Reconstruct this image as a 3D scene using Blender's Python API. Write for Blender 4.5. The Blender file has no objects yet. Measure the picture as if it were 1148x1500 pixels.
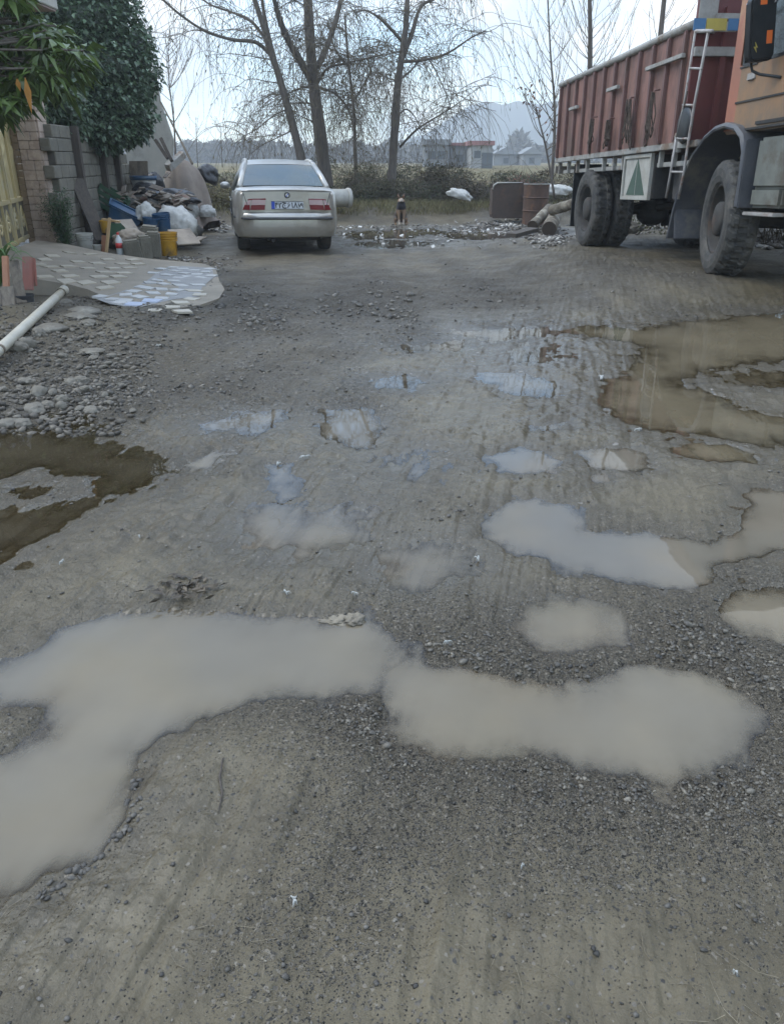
HAZE = 0.0011; EXPO = 0.24; DENO = True
import bpy, bmesh, math, random
import numpy as np
from mathutils import Vector, Matrix, Quaternion
from mathutils.geometry import delaunay_2d_cdt
random.seed(7); RNG = np.random.default_rng(7)
SC = bpy.context.scene; COL = SC.collection
R_ = math.radians
# ------------------------------------------------------------------ camera
FPX = 1150.0; CH = 1.35; PIT = math.atan(515/1150.0)
FW = np.array([0, math.cos(PIT), -math.sin(PIT)]); UPV = np.array([0, math.sin(PIT), math.cos(PIT)])
C0 = np.array([0, 0, CH])
cam = bpy.data.cameras.new("camera"); camo = bpy.data.objects.new("camera", cam); COL.objects.link(camo)
camo.location = (0, 0, CH); camo.rotation_euler = (math.pi/2-PIT, 0, 0)
cam.sensor_fit = 'VERTICAL'; cam.sensor_height = 24; cam.lens = 24*FPX/1500; cam.clip_end = 6000; cam.clip_start = .05
SC.camera = camo
def ray(px, py): return FW*FPX + np.array([1., 0, 0])*(px-574) + UPV*(750-py)
def atz(px, py, z=0.0):
    d = ray(px, py); return C0 + d*((z-CH)/d[2])
def atd(px, py, D):
    d = ray(px, py); return C0 + d*(D/d[1])
# ------------------------------------------------------------------ noise
def _hash(ix, iy, seed):
    n = (ix*374761393 + iy*668265263 + seed*974634777) & 0x7fffffff
    n = ((n ^ (n >> 13))*1274126177) & 0x7fffffff
    return (n ^ (n >> 16)) & 0x7fffffff
def noise2(x, y, seed=0):
    x = np.asarray(x, float); y = np.asarray(y, float)
    xi = np.floor(x).astype(np.int64); yi = np.floor(y).astype(np.int64)
    xf = x-xi; yf = y-yi
    u = xf*xf*xf*(xf*(xf*6-15)+10); v = yf*yf*yf*(yf*(yf*6-15)+10)
    def gr(ax, ay, dx, dy):
        a = _hash(ax, ay, seed)*(2*math.pi/0x7fffffff)
        return np.cos(a)*dx + np.sin(a)*dy
    a = gr(xi, yi, xf, yf); b = gr(xi+1, yi, xf-1, yf); c = gr(xi, yi+1, xf, yf-1); d = gr(xi+1, yi+1, xf-1, yf-1)
    return ((a+(b-a)*u) + ((c+(d-c)*u)-(a+(b-a)*u))*v)*1.5
def fbm(x, y, octv=4, seed=0, gain=.5):
    s = 0; a = 1.0
    for k in range(octv):
        s = s + a*noise2(np.asarray(x)*2**k+k*17.3, np.asarray(y)*2**k-k*9.1, seed+k); a *= gain
    return s
def sstep(a, b, x):
    t = np.clip((x-a)/(b-a), 0, 1); return t*t*(3-2*t)
# ------------------------------------------------------------------ materials
def nodes(name):
    m = bpy.data.materials.new(name); m.use_nodes = True
    nt = m.node_tree; return m, nt, nt.nodes, nt.links, nt.nodes["Principled BSDF"]
def rgb(c): return (c[0], c[1], c[2], 1)
def mat(name, c1, c2=None, scale=6, rough=.7, bump=0, bscale=40, metal=0, spec=.5, detail=6, stretch=(1, 1, 1), c3=None, coat=0, attr=None, trans=0, contrast=(.35, .65)):
    m, nt, N, L, P = nodes(name)
    P.inputs["Roughness"].default_value = rough; P.inputs["Metallic"].default_value = metal
    P.inputs["Specular IOR Level"].default_value = spec; P.inputs["Coat Weight"].default_value = coat
    tc = N.new("ShaderNodeTexCoord"); mp = N.new("ShaderNodeMapping"); mp.inputs["Scale"].default_value = stretch
    L.new(tc.outputs["Object"], mp.inputs["Vector"])
    if c2 is None: c2 = tuple(v*.75 for v in c1)
    nz = N.new("ShaderNodeTexNoise"); nz.inputs["Scale"].default_value = scale; nz.inputs["Detail"].default_value = detail; nz.inputs["Roughness"].default_value = .65
    L.new(mp.outputs[0], nz.inputs["Vector"])
    rp = N.new("ShaderNodeValToRGB"); e = rp.color_ramp.elements
    e[0].position, e[1].position = contrast; e[0].color = rgb(c1); e[1].color = rgb(c2)
    L.new(nz.outputs["Fac"], rp.inputs["Fac"]); col = rp.outputs["Color"]
    if c3 is not None:
        n2 = N.new("ShaderNodeTexNoise"); n2.inputs["Scale"].default_value = scale*.37; n2.inputs["Detail"].default_value = 8; n2.inputs["Roughness"].default_value = .7
        L.new(mp.outputs[0], n2.inputs["Vector"])
        r2 = N.new("ShaderNodeValToRGB"); r2.color_ramp.elements[0].position = .52; r2.color_ramp.elements[1].position = .64
        L.new(n2.outputs["Fac"], r2.inputs["Fac"])
        mx = N.new("ShaderNodeMix"); mx.data_type = 'RGBA'; L.new(r2.outputs["Color"], mx.inputs["Factor"]); L.new(col, mx.inputs["A"]); mx.inputs["B"].default_value = rgb(c3)
        col = mx.outputs["Result"]
    if attr:
        at = N.new("ShaderNodeAttribute"); at.attribute_name = attr
        mr = N.new("ShaderNodeMapRange"); mr.inputs["To Min"].default_value = .45; mr.inputs["To Max"].default_value = 1.6; L.new(at.outputs["Fac"], mr.inputs["Value"])
        mm = N.new("ShaderNodeMix"); mm.data_type = 'RGBA'; mm.blend_type = 'MULTIPLY'; mm.inputs["Factor"].default_value = 1
        L.new(col, mm.inputs["A"]); L.new(mr.outputs[0], mm.inputs["B"]); col = mm.outputs["Result"]
    L.new(col, P.inputs["Base Color"])
    if bump:
        nb = N.new("ShaderNodeTexNoise"); nb.inputs["Scale"].default_value = bscale; nb.inputs["Detail"].default_value = 5
        L.new(mp.outputs[0], nb.inputs["Vector"])
        bp = N.new("ShaderNodeBump"); bp.inputs["Strength"].default_value = bump; bp.inputs["Distance"].default_value = .02
        L.new(nb.outputs["Fac"], bp.inputs["Height"]); L.new(bp.outputs[0], P.inputs["Normal"])
    if trans:
        tr = N.new("ShaderNodeBsdfTranslucent"); L.new(col, tr.inputs["Color"]); ms = N.new("ShaderNodeMixShader"); ms.inputs["Fac"].default_value = trans
        L.new(P.outputs[0], ms.inputs[1]); L.new(tr.outputs[0], ms.inputs[2]); L.new(ms.outputs[0], N["Material Output"].inputs["Surface"])
    return m
# ------------------------------------------------------------------ object helpers
WL = {}
def tag(o, label=None, cat=None, group=None, kind=None):
    if label: o['label'] = label
    if cat: o['category'] = cat
    if group: o['group'] = group
    if kind: o['kind'] = kind
    return o
def thing(name, label, cat, loc=(0, 0, 0), group=None, rot=None):
    o = bpy.data.objects.new(name, None); COL.objects.link(o); o.location = loc; o.empty_display_size = .2
    if rot is not None: o.rotation_euler = rot; WL[o.name] = np.zeros(3)
    else: WL[o.name] = np.array(loc, float)
    return tag(o, label, cat, group)
def link(name, me, m, parent=None, origin=None, smooth=False):
    o = bpy.data.objects.new(name, me)
    for mm in (m if isinstance(m, (list, tuple)) else [m]): me.materials.append(mm)
    COL.objects.link(o)
    off = None
    if parent is not None:
        o.parent = parent; off = WL[parent.name]; WL[o.name] = off
    elif origin is not None:
        off = np.array(origin, float); o.location = origin; WL[o.name] = off
    else: WL[o.name] = np.zeros(3)
    if off is not None and np.any(off): me.transform(Matrix.Translation(Vector(-off)))
    if smooth and len(me.polygons): me.polygons.foreach_set("use_smooth", np.ones(len(me.polygons), bool))
    return o
def npmesh(name, V, F, attrs=None):
    """V (n,3), F (m,3|4) int arrays"""
    V = np.asarray(V, np.float32); F = np.asarray(F, np.int32); k = F.shape[1]
    me = bpy.data.meshes.new(name); me.vertices.add(len(V)); me.vertices.foreach_set("co", V.ravel())
    me.loops.add(F.size); me.loops.foreach_set("vertex_index", F.ravel())
    me.polygons.add(len(F)); me.polygons.foreach_set("loop_start", np.arange(0, F.size, k, dtype=np.int32))
    if attrs:
        for a, arr in attrs.items():
            at = me.attributes.new(a, 'FLOAT', 'POINT'); at.data.foreach_set("value", np.asarray(arr, np.float32))
    me.update(calc_edges=True); me.validate(); return me
class MB:
    def __init__(s): s.v = []; s.f = []; s.mi = []; s.cur = 0; s.pc = []
    def each(s, name, m, parent=None, **k):
        out = []
        for (v0, v1, f0, f1) in s.pc:
            q = MB(); q.v = s.v[v0:v1]; q.f = [tuple(i-v0 for i in f) for f in s.f[f0:f1]]; q.mi = s.mi[f0:f1]; out.append(q.build(name, m, parent, **k))
        return out
    def add(s, vs, fs):
        b = len(s.v); s.pc.append((b, b+len(vs), len(s.f), len(s.f)+len(fs))); s.v.extend([tuple(map(float, v)) for v in vs]); s.f.extend([tuple(b+i for i in f) for f in fs]); s.mi.extend([s.cur]*len(fs)); return s
    def box(s, c, d, rot=None, taper=1.0):
        x, y, z = d[0]/2, d[1]/2, d[2]/2
        vs = [(-x, -y, -z), (x, -y, -z), (x, y, -z), (-x, y, -z), (-x*taper, -y*taper, z), (x*taper, -y*taper, z), (x*taper, y*taper, z), (-x*taper, y*taper, z)]
        M = Matrix.Identity(3) if rot is None else (rot if isinstance(rot, Matrix) else __import__('mathutils').Euler(rot).to_matrix())
        vs = [M @ Vector(v) + Vector(c) for v in vs]
        return s.add(vs, [(3, 2, 1, 0), (4, 5, 6, 7), (0, 1, 5, 4), (1, 2, 6, 5), (2, 3, 7, 6), (3, 0, 4, 7)])
    def prism(s, pts, a, b, axis):
        """pts 2D polygon extruded between a and b along axis"""
        n = len(pts)
        def mk(p, t):
            if axis == 0: return (t, p[0], p[1])
            if axis == 1: return (p[0], t, p[1])
            return (p[0], p[1], t)
        vs = [mk(p, a) for p in pts]+[mk(p, b) for p in pts]
        return s.add(vs, [tuple(range(n-1, -1, -1)), tuple(range(n, 2*n))]+[(i, (i+1) % n, n+(i+1) % n, n+i) for i in range(n)])
    def tube(s, path, rad, n=8, cap=True):
        P = [Vector(p) for p in path]; k = len(P)
        if not hasattr(rad, '__len__'): rad = [rad]*k
        vs = []; prev = None
        for i in range(k):
            t = (P[min(i+1, k-1)]-P[max(i-1, 0)])
            t = t.normalized() if t.length > 1e-9 else Vector((0, 0, 1))
            if prev is None: a = t.orthogonal().normalized()
            else:
                a = prev - t*prev.dot(t); a = a.normalized() if a.length > 1e-6 else t.orthogonal().normalized()
            prev = a; b = t.cross(a)
            for j in range(n):
                th = 2*math.pi*j/n; vs.append(P[i]+(a*math.cos(th)+b*math.sin(th))*rad[i])
        fs = [(i*n+j, i*n+(j+1) % n, (i+1)*n+(j+1) % n, (i+1)*n+j) for i in range(k-1) for j in range(n)]
        if cap: fs += [tuple(range(n-1, -1, -1)), tuple((k-1)*n+j for j in range(n))]
        return s.add(vs, fs)
    def lathe(s, prof, n=32, M=None, close=False, mod=None):
        """prof list of (r, h) around local z; M 4x4"""
        M = M or Matrix.Identity(4); vs = []
        for i, (r, h) in enumerate(prof):
            for j in range(n):
                th = 2*math.pi*j/n; rr, hh = (r, h) if mod is None else mod(i, j, r, h)
                vs.append(M @ Vector((rr*math.cos(th), rr*math.sin(th), hh)))
        k = len(prof); fs = [(i*n+j, i*n+(j+1) % n, (i+1)*n+(j+1) % n, (i+1)*n+j) for i in range(k-1) for j in range(n)]
        if close: fs += [tuple(range(n-1, -1, -1)), tuple((k-1)*n+j for j in range(n))]
        return s.add(vs, fs)
    def blob(s, c, r, sub=2, amp=.25, freq=1.5, seed=0, rot=None, flat=None):
        bm = bmesh.new(); bmesh.ops.create_icosphere(bm, subdivisions=sub, radius=1); rnd = random.Random(seed)
        ph = [rnd.uniform(0, 6.3) for _ in range(9)]; M = (__import__('mathutils').Euler(rot).to_matrix() if rot else Matrix.Identity(3)); vs = []
        for v in bm.verts:
            p = v.co.copy()
            d = 1+amp*(math.sin(p.x*freq*2+ph[0]+p.z)+math.sin(p.y*freq*2.3+ph[1]-p.x)+math.sin(p.z*freq*2.1+ph[2]+p.y))/3 + amp*.5*math.sin(p.x*freq*5+ph[3])*math.sin(p.y*freq*5+ph[4])*math.sin(p.z*freq*4+ph[5])
            q = Vector((p.x*d*r[0], p.y*d*r[1], p.z*d*r[2]))
            if flat is not None and q.z < flat: q.z = flat
            vs.append(M @ q + Vector(c))
        fs = [tuple(v.index for v in f.verts) for f in bm.faces]; bm.free(); return s.add(vs, fs)
    def crumple(s, c, r, seed=0, amp=.3, sub=4, freq=1.6, rot=None, flat=-.6, fold=.10):
        bm = bmesh.new(); bmesh.ops.create_icosphere(bm, subdivisions=sub, radius=1); P = np.array([v.co[:] for v in bm.verts]); fs = [tuple(v.index for v in f.verts) for f in bm.faces]; bm.free()
        x, y, z = P.T; o = seed*7.7
        n1 = noise2(x*freq+z*.7+o, y*freq-z*.9+o, seed)+noise2(z*freq+y*.5+o, x*freq+o*.3, seed+1)
        n2 = 1-2*np.abs(noise2(x*freq*2.6+z*1.3+o, y*freq*2.6+z*1.1, seed+2)); n3 = 1-2*np.abs(noise2(y*freq*5+o, x*freq*5-z*4, seed+3))
        P = P*(1+amp*n1*.6+fold*n2+fold*.5*n3)[:, None]; P[:, 2] = np.where(P[:, 2] < flat, flat+(P[:, 2]-flat)*.1, P[:, 2]); P = P*np.array(r)
        M_ = np.array(__import__('mathutils').Euler(rot).to_matrix()) if rot else np.eye(3)
        return s.add(P @ M_.T+np.array(c, float), fs)
    def mesh(s, name):
        me = bpy.data.meshes.new(name); me.from_pydata(s.v, [], s.f); me.update()
        if any(s.mi): me.polygons.foreach_set("material_index", np.array(s.mi, np.int32))
        return me
    def build(s, name, m, parent=None, origin=None, smooth=False, bevel=0, seg=2):
        me = s.mesh(name)
        if bevel:
            bm = bmesh.new(); bm.from_mesh(me)
            es = [e for e in bm.edges if len(e.link_faces) == 2 and e.calc_face_angle(0) > .5]
            bmesh.ops.bevel(bm, geom=es, offset=bevel, segments=seg, affect='EDGES', clamp_overlap=True); bm.to_mesh(me); bm.free()
        o = link(name, me, m, parent, origin, smooth)
        if smooth and (bevel or smooth == 'auto'): me.set_sharp_from_angle(angle=R_(40))
        return o
def set_auto(o, a=35): o.data.set_sharp_from_angle(angle=R_(a)); return o
def copy_tree(o, parent=None):
    c = o.copy(); COL.objects.link(c); c.parent = parent
    for ch in list(o.children): copy_tree(ch, c)
    return c
# leaves: numpy cards with a folded midrib
def leafmesh(name, C, D, Ln, Wd, droop=.15, attr=True, seed=1):
    rg = np.random.default_rng(seed); C = np.asarray(C, float); n = len(C); D = np.asarray(D, float); D = D/np.linalg.norm(D, axis=1, keepdims=True)
    up = rg.normal(size=(n, 3))*.45+np.array([0, 0, 1.]); S = np.cross(D, up); S /= np.linalg.norm(S, axis=1, keepdims=True)+1e-9; Nn = np.cross(S, D)
    Ln = np.broadcast_to(np.asarray(Ln, float), (n,))[:, None]; Wd = np.broadcast_to(np.asarray(Wd, float), (n,))[:, None]
    g = np.array([0, 0, -1.])
    b = C; mL = C+D*Ln*.45+S*Wd*.5+Nn*Wd*.18; mR = C+D*Ln*.45-S*Wd*.5+Nn*Wd*.18; mc = C+D*Ln*.5; t = C+D*Ln+g*Ln*droop
    V = np.stack([b, mL, mc, mR, t], 1).reshape(-1, 3)
    base = (np.arange(n)*5)[:, None]
    F = np.concatenate([base+np.array([[0, 2, 1]]), base+np.array([[0, 3, 2]]), base+np.array([[1, 2, 4]]), base+np.array([[2, 3, 4]])], 0)
    return npmesh(name, V, F, {'var': np.repeat(rg.random(n), 5)})
def rdirs(n, zb=0., seed=0):
    d = np.random.default_rng(seed).normal(size=(n, 3)); d[:, 2] += zb; return d/np.linalg.norm(d, axis=1, keepdims=True)
def stones(name, P, R, Z=None, seed=3, sub=0, flat=.65):
    """many stones in one mesh: P (n,3) centres, R (n,) radii"""
    rg = np.random.default_rng(seed); bm = bmesh.new(); bmesh.ops.create_icosphere(bm, subdivisions=max(sub, 1) if sub else 1, radius=1)
    bv = np.array([v.co[:] for v in bm.verts]); bf = np.array([[v.index for v in f.verts] for f in bm.faces]); bm.free()
    n = len(P); k = len(bv)
    var = 12; base = []
    for i in range(var):
        q = bv*(1+rg.uniform(-.36, .36, (k, 1))); q = q*rg.uniform(.65, 1.15, (1, 3)); base.append(q)
    base = np.array(base); idx = rg.integers(0, var, n); th = rg.uniform(0, 2*np.pi, n); q = base[idx]*np.asarray(R)[:, None, None]
    q[:, :, 2] *= flat; c, s_ = np.cos(th)[:, None], np.sin(th)[:, None]
    x = q[:, :, 0]*c-q[:, :, 1]*s_; y = q[:, :, 0]*s_+q[:, :, 1]*c
    til = rg.normal(0, .25, (n, 1)); z = q[:, :, 2]+x*til
    V = np.stack([x, y, z], 2)+np.asarray(P)[:, None, :]
    F = (np.arange(n)*k)[:, None, None]+bf[None]
    return npmesh(name, V.reshape(-1, 3), F.reshape(-1, 3), {'var': np.repeat(rg.random(n), k)})
# ------------------------------------------------------------------ ground shape
def gbase(x, y):
    x = np.asarray(x, float); y = np.asarray(y, float)
    g = -.2*sstep(7.5, 15.5, y) - .06*sstep(16, 24, y) + .75*sstep(34, 110, y)
    bank = .155*sstep(1.2, 3.0, x)*sstep(7.3, 9.4, y)*(1-sstep(16, 22, y))
    left = .10*sstep(-1.9, -3.4, x)*sstep(4.6, 6.5, y)*(1-sstep(7.0, 8.4, y))
    farl = .10*sstep(-4.6, -5.6, x)*sstep(11, 12.5, y)*(1-sstep(22, 26, y))
    grass = .32*sstep(23.0, 25, y+.6*noise2(x*.35, y*0+3.1, 5))*(1-sstep(40, 60, y))
    return g+bank+left+farl+grass
PUD = []   # polygon (world), depth, shore width, level, kind
def pud(pts, depth, w, kind, z=0.0):
    W = np.array([atz(px, py, z)[:2] for px, py in pts]); c = W.mean(0)
    PUD.append(dict(p=W, d=depth, w=w, k=kind, z=z))
pud([(-60,975),(0,970),(30,955),(90,922),(150,900),(250,893),(350,896),(430,900),(480,912),(530,902),(575,930),(598,968),(585,1000),(560,1022),(480,1022),(400,1022),(360,1034),(290,1056),(230,1082),(200,1108),(192,1150),(184,1200),(154,1245),(104,1278),(40,1314),(-60,1345),(-200,1360),(-200,1130),(-60,1120),(0,1112),(60,1082),(78,1058),(60,1034),(0,1022),(-80,1020)], .055, .12, 0)
pud([(545,985),(575,966),(620,966),(680,978),(740,995),(810,1003),(860,996),(900,976),(950,970),(1020,980),(1085,1006),(1122,1040),(1126,1072),(1098,1112),(1050,1138),(1000,1150),(940,1147),(890,1140),(830,1120),(770,1110),(700,1115),(640,1118),(590,1095),(568,1050),(550,1012)], .055, .12, 0)
pud([(738,905),(768,880),(830,872),(892,882),(925,915),(908,948),(850,960),(790,950),(750,934)], .04, .14, 0)
pud([(1030,885),(1070,865),(1148,856),(1250,860),(1250,944),(1148,947),(1088,934),(1045,912)], .04, .14, 0)
pud([(700,765),(728,738),(790,727),(842,736),(860,760),(856,780),(900,785),(960,779),(1010,788),(1036,798),(1082,772),(1098,740),(1082,722),(1148,717),(1300,715),(1300,805),(1148,810),(1080,824),(1044,834),(1036,858),(990,866),(938,854),(880,842),(830,834),(790,819),(738,809),(706,792)], .05, .12, 1)
pud([(548,810),(590,793),(640,795),(695,806),(706,830),(684,853),(620,868),(566,864),(550,842)], .024, .2, 1)
pud([(342,758),(388,740),(450,744),(540,738),(552,790),(482,812),(420,828),(356,792)], .020, .25, 1)
pud([(712,670),(745,656),(790,660),(828,675),(812,690),(760,696),(722,688)], .045, .10, 1)
pud([(850,664),(900,655),(944,668),(948,687),(900,694),(862,686)], .038, .12, 1)
pud([(800,488),(850,477),(930,480),(1000,471),(1080,464),(1148,456),(1350,455),(1350,525),(1148,530),(1080,538),(1030,548),(1005,562),(1060,580),(1080,598),(1148,610),(1350,612),(1350,660),(1148,658),(1050,643),(950,633),(885,607),(872,585),(888,558),(925,535),(935,508),(880,494)], .036, .34, 2)
pud([(984,656),(1010,647),(1060,651),(1114,665),(1104,677),(1050,678),(998,670)], .03, .12, 2)
pud([(-300,640),(0,636),(60,622),(110,636),(190,658),(262,664),(262,682),(225,714),(165,726),(110,768),(50,798),(0,828),(-200,860),(-300,860),(-300,795),(0,748),(60,740),(135,725),(125,704),(60,694),(0,704),(-300,705)], .034, .28, 4)
pud([(1045,550),(1100,541),(1160,546),(1200,560),(1120,566),(1070,563)], .014, .3, 2)
pud([(-10,715),(50,707),(105,716),(90,728),(30,730)], .012, .25, 4)
pud([(60,600),(120,606),(165,622),(120,632),(70,622)], .014, .25, 4)
pud([(285,622),(350,603),(424,599),(418,627),(350,638),(296,634)], .022, .2, 1)
pud([(462,600),(540,596),(566,620),(548,655),(500,656),(470,632)], .035, .16, 1)
pud([(384,680),(430,676),(444,720),(412,744),(390,712)], .028, .14, 1)
pud([(695,550),(750,541),(824,565),(818,583),(740,575)], .02, .16, 1)
pud([(545,556),(600,550),(625,560),(600,573),(560,571)], .012, .2, 1)
pud([(632,490),(720,482),(800,479),(835,490),(740,499)], .016, .25, 1)
pud([(590,506),(670,499),(680,512),(600,516)], .02, .2, 1)
pud([(776,623),(820,616),(834,627),(790,632)], .02, .12, 1)
pud([(266,682),(330,658),(350,668),(300,698)], .02, .14, 1)
pud([(560,668),(620,660),(660,680),(620,700),(575,695)], .008, .25, 1)
pud([(740,515),(800,505),(850,520),(800,535),(750,530)], .010, .3, 1)
pud([(850,700),(880,696),(890,708),(865,714)], .015, .1, 1)
for q in ([(502,345),(560,337),(640,334),(648,341),(600,349),(520,352)], [(640,342),(700,334),(770,333),(765,348),(700,352),(655,350)], [(495,359),(560,352),(640,354),(620,361),(560,364)], [(770,345),(810,343),(815,352),(780,354)], [(490,341),(540,338),(560,342),(520,345)]):
    pud(q, .03, .5, 3, -.235)
def sdf_poly(px, py, P):
    d = np.full(px.shape, 1e9); inside = np.zeros(px.shape, bool); n = len(P)
    for i in range(n):
        a = P[i]; b = P[(i+1) % n]; e = b-a; wx = px-a[0]; wy = py-a[1]
        t = np.clip((wx*e[0]+wy*e[1])/(e@e+1e-12), 0, 1)
        d = np.minimum(d, (wx-e[0]*t)**2+(wy-e[1]*t)**2)
        c = (a[1] > py) != (b[1] > py)
        with np.errstate(divide='ignore', invalid='ignore'):
            xx = (b[0]-a[0])*(py-a[1])/(b[1]-a[1])+a[0]
        inside ^= c & (px < xx)
    d = np.sqrt(d); return np.where(inside, -d, d)
GRAV = [(730,975,.5,1.2),(1060,960,.35,1.0),(500,1060,.3,.8),(640,900,.3,.6),(520,1300,.35,.8),(240,1400,.16,.5),(1100,1150,.3,.8),(330,600,.7,.6),(120,560,1.2,1.0),(560,580,1.0,.5),(640,470,1.5,.6),(450,470,1.5,.5),(820,1150,.3,.7),(590,700,.6,.6),(700,760,.35,.5),(1000,1180,.25,.7),(300,700,.5,.5),(850,400,2.,.4),(520,450,2.2,.45),(380,430,1.8,.4),(700,430,2.0,.35),(520,400,2.5,.3),(430,560,1.0,.4)]
GRAVW = [(atz(a, b)[:2], r, s) for a, b, r, s in GRAV]
SMOOTH = [(430,770,.7,.9),(630,820,.5,.9),(760,540,1.3,.9),(500,640,.9,.8),(330,620,.6,.7),(720,620,1.2,.8),(600,560,1.2,.7),(740,500,1.6,.8),(900,600,.5,.5),(520,700,.5,.8),(160,1330,.28,.8),(300,1180,.28,.6),(700,1400,.25,.5),(900,1450,.2,.5),(250,840,.4,.5),(640,800,.4,.5),(420,760,.5,.5),(800,560,1.0,.5)]
SMW = [(atz(a, b)[:2], r, s) for a, b, r, s in SMOOTH]
def ground(x, y):
    """height, gravel 0..1, smooth, shore distance, puddle index, water level"""
    x = np.asarray(x, float); y = np.asarray(y, float); dist = np.sqrt(x*x+y*y)
    g = gbase(x, y)
    gm = .3*fbm(x*1.3, y*1.0, 4, 11)+.08
    for (c, r, s) in GRAVW: gm = gm+s*.6*np.exp(-((x-c[0])**2+(y-c[1])**2)/(r*r))
    sm = np.zeros_like(x)
    for (c, r, s) in SMW: sm = np.maximum(sm, s*np.exp(-((x-c[0])**2+(y-c[1])**2)/(r*r)))
    gm = gm+.30*noise2((x+.08*y)*2.3, y*.16, 13)*sstep(4.5, 7, y)
    gm = np.clip(gm-sm*.8, 0, 1)
    wx = x+.032*fbm(x*3.1, y*3.1, 3, 21)*np.clip(dist/3, .6, 4); wy = y+.04*fbm(x*3.1+40, y*3.1, 3, 22)*np.clip(dist/3, .6, 6)
    wx = wx+.007*fbm(x*13, y*13, 3, 23); wy = wy+.007*fbm(x*13+9, y*13, 3, 24)
    low = .014*fbm(x*.8, y*.6, 3, 31)
    det = .0085*(fbm(x*7, y*7, 2, 41)+.25*noise2(x*28, y*28, 43)*(1-sstep(4, 7, y)))+.010*fbm(x*2.6, y*1.7, 2, 45)*sstep(4, 8, y)
    clod = np.abs(noise2(x*26, y*26, 51))*.6*(1-.85*sstep(4.2, 7.5, y))+np.abs(noise2(x*55, y*55, 52))*.4*(1-sstep(2.2, 3.8, y))
    fine = .0105*(clod-.25)*(.35+gm)
    ang = .22; xr = x*math.cos(ang)-y*math.sin(ang)
    yr = x*math.sin(ang)+y*math.cos(ang)
    stm = (sstep(.1, .6, sm)+.45*(1-np.clip(gm*1.6, 0, 1)))*(1-sstep(2.4, 3.4, y))+.15*sstep(6.5, 9, y)
    streak = .0072*fbm(xr*15, yr*1.2, 3, 61)+.004*np.abs(noise2(xr*34, yr*2.2, 66))*stm
    # wheel ruts running towards the yard
    rut = 0
    for cx, w in ((-.55, .16), (.85, .17), (-2.0, .2)):
        cc = cx+.25*np.sin(y*.35+cx)-(y-6)*.05
        rut = rut-.018*np.exp(-((x-cc)/w)**2)*sstep(5.5, 8, y)*(1-sstep(16, 20, y))*(1+.6*np.sin(y*9+cx*5)*.4)
    sh = np.full(x.shape, 9.0); idx = np.full(x.shape, -1, int); lev = np.zeros(x.shape); dep = np.full(x.shape, -1.0); rimw = np.full(x.shape, .1)
    for i, P in enumerate(PUD):
        lo = P['p'].min(0)-1.2; hi = P['p'].max(0)+1.2
        msk = (wx > lo[0]) & (wx < hi[0]) & (wy > lo[1]) & (wy < hi[1])
        if not msk.any(): continue
        s = sdf_poly(wx[msk], wy[msk], P['p']); k = np.where(msk)[0]
        sm_ = s/P['w']
        better = sm_ < sh[k]/1.0
        kk = k[better]; sh[kk] = sm_[better]; idx[kk] = i; lev[kk] = P['z']; dep[kk] = P['d']; rimw[kk] = P['w']
    near = 1-sstep(0, 4.0, sh)
    h0 = g+.016+low
    tgt = lev + np.where(sh < 0, -dep*(1-np.exp(np.clip(sh, -20, 0)*1.05)), .014*(1-np.exp(-np.clip(sh, 0, 20)*.8))+np.maximum(h0-lev-.014, 0)*sstep(.3, 4, sh))
    h = np.where(idx >= 0, tgt*near+h0*(1-near), h0)
    att = np.where(sh < 0, np.exp(np.clip(sh, -20, 0)*.7), 1.0)
    h = h+np.where(idx >= 0, .011*np.exp(-((sh-1.1)/.9)**2)*(.35+1.3*np.abs(noise2(x*11, y*11, 81)))*np.clip(dist/2.5, .7, 1.6), 0)
    h = h+(det*.9+fine+streak)*att+rut*(1-near)
    return h, gm, np.where(sh < 0, 1, sm), sh, idx, lev
def gz(x, y): return float(ground(np.array([x]), np.array([y]))[0][0])
def onground(px, py):
    z = 0.0
    for _ in range(6):
        P = atz(px, py, z); z = gz(P[0], P[1])
    return np.array([P[0], P[1], z])
def onmany(px, py):
    px = np.asarray(px, float); py = np.asarray(py, float); d = FW[None]*FPX+np.array([[1., 0, 0]])*(px-574)[:, None]+UPV[None]*(750-py)[:, None]; z = np.zeros(len(px))
    for _ in range(5): P = C0+d*((z-CH)/d[:, 2])[:, None]; z = ground(P[:, 0], P[:, 1])[0]
    P[:, 2] = z; return P
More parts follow.
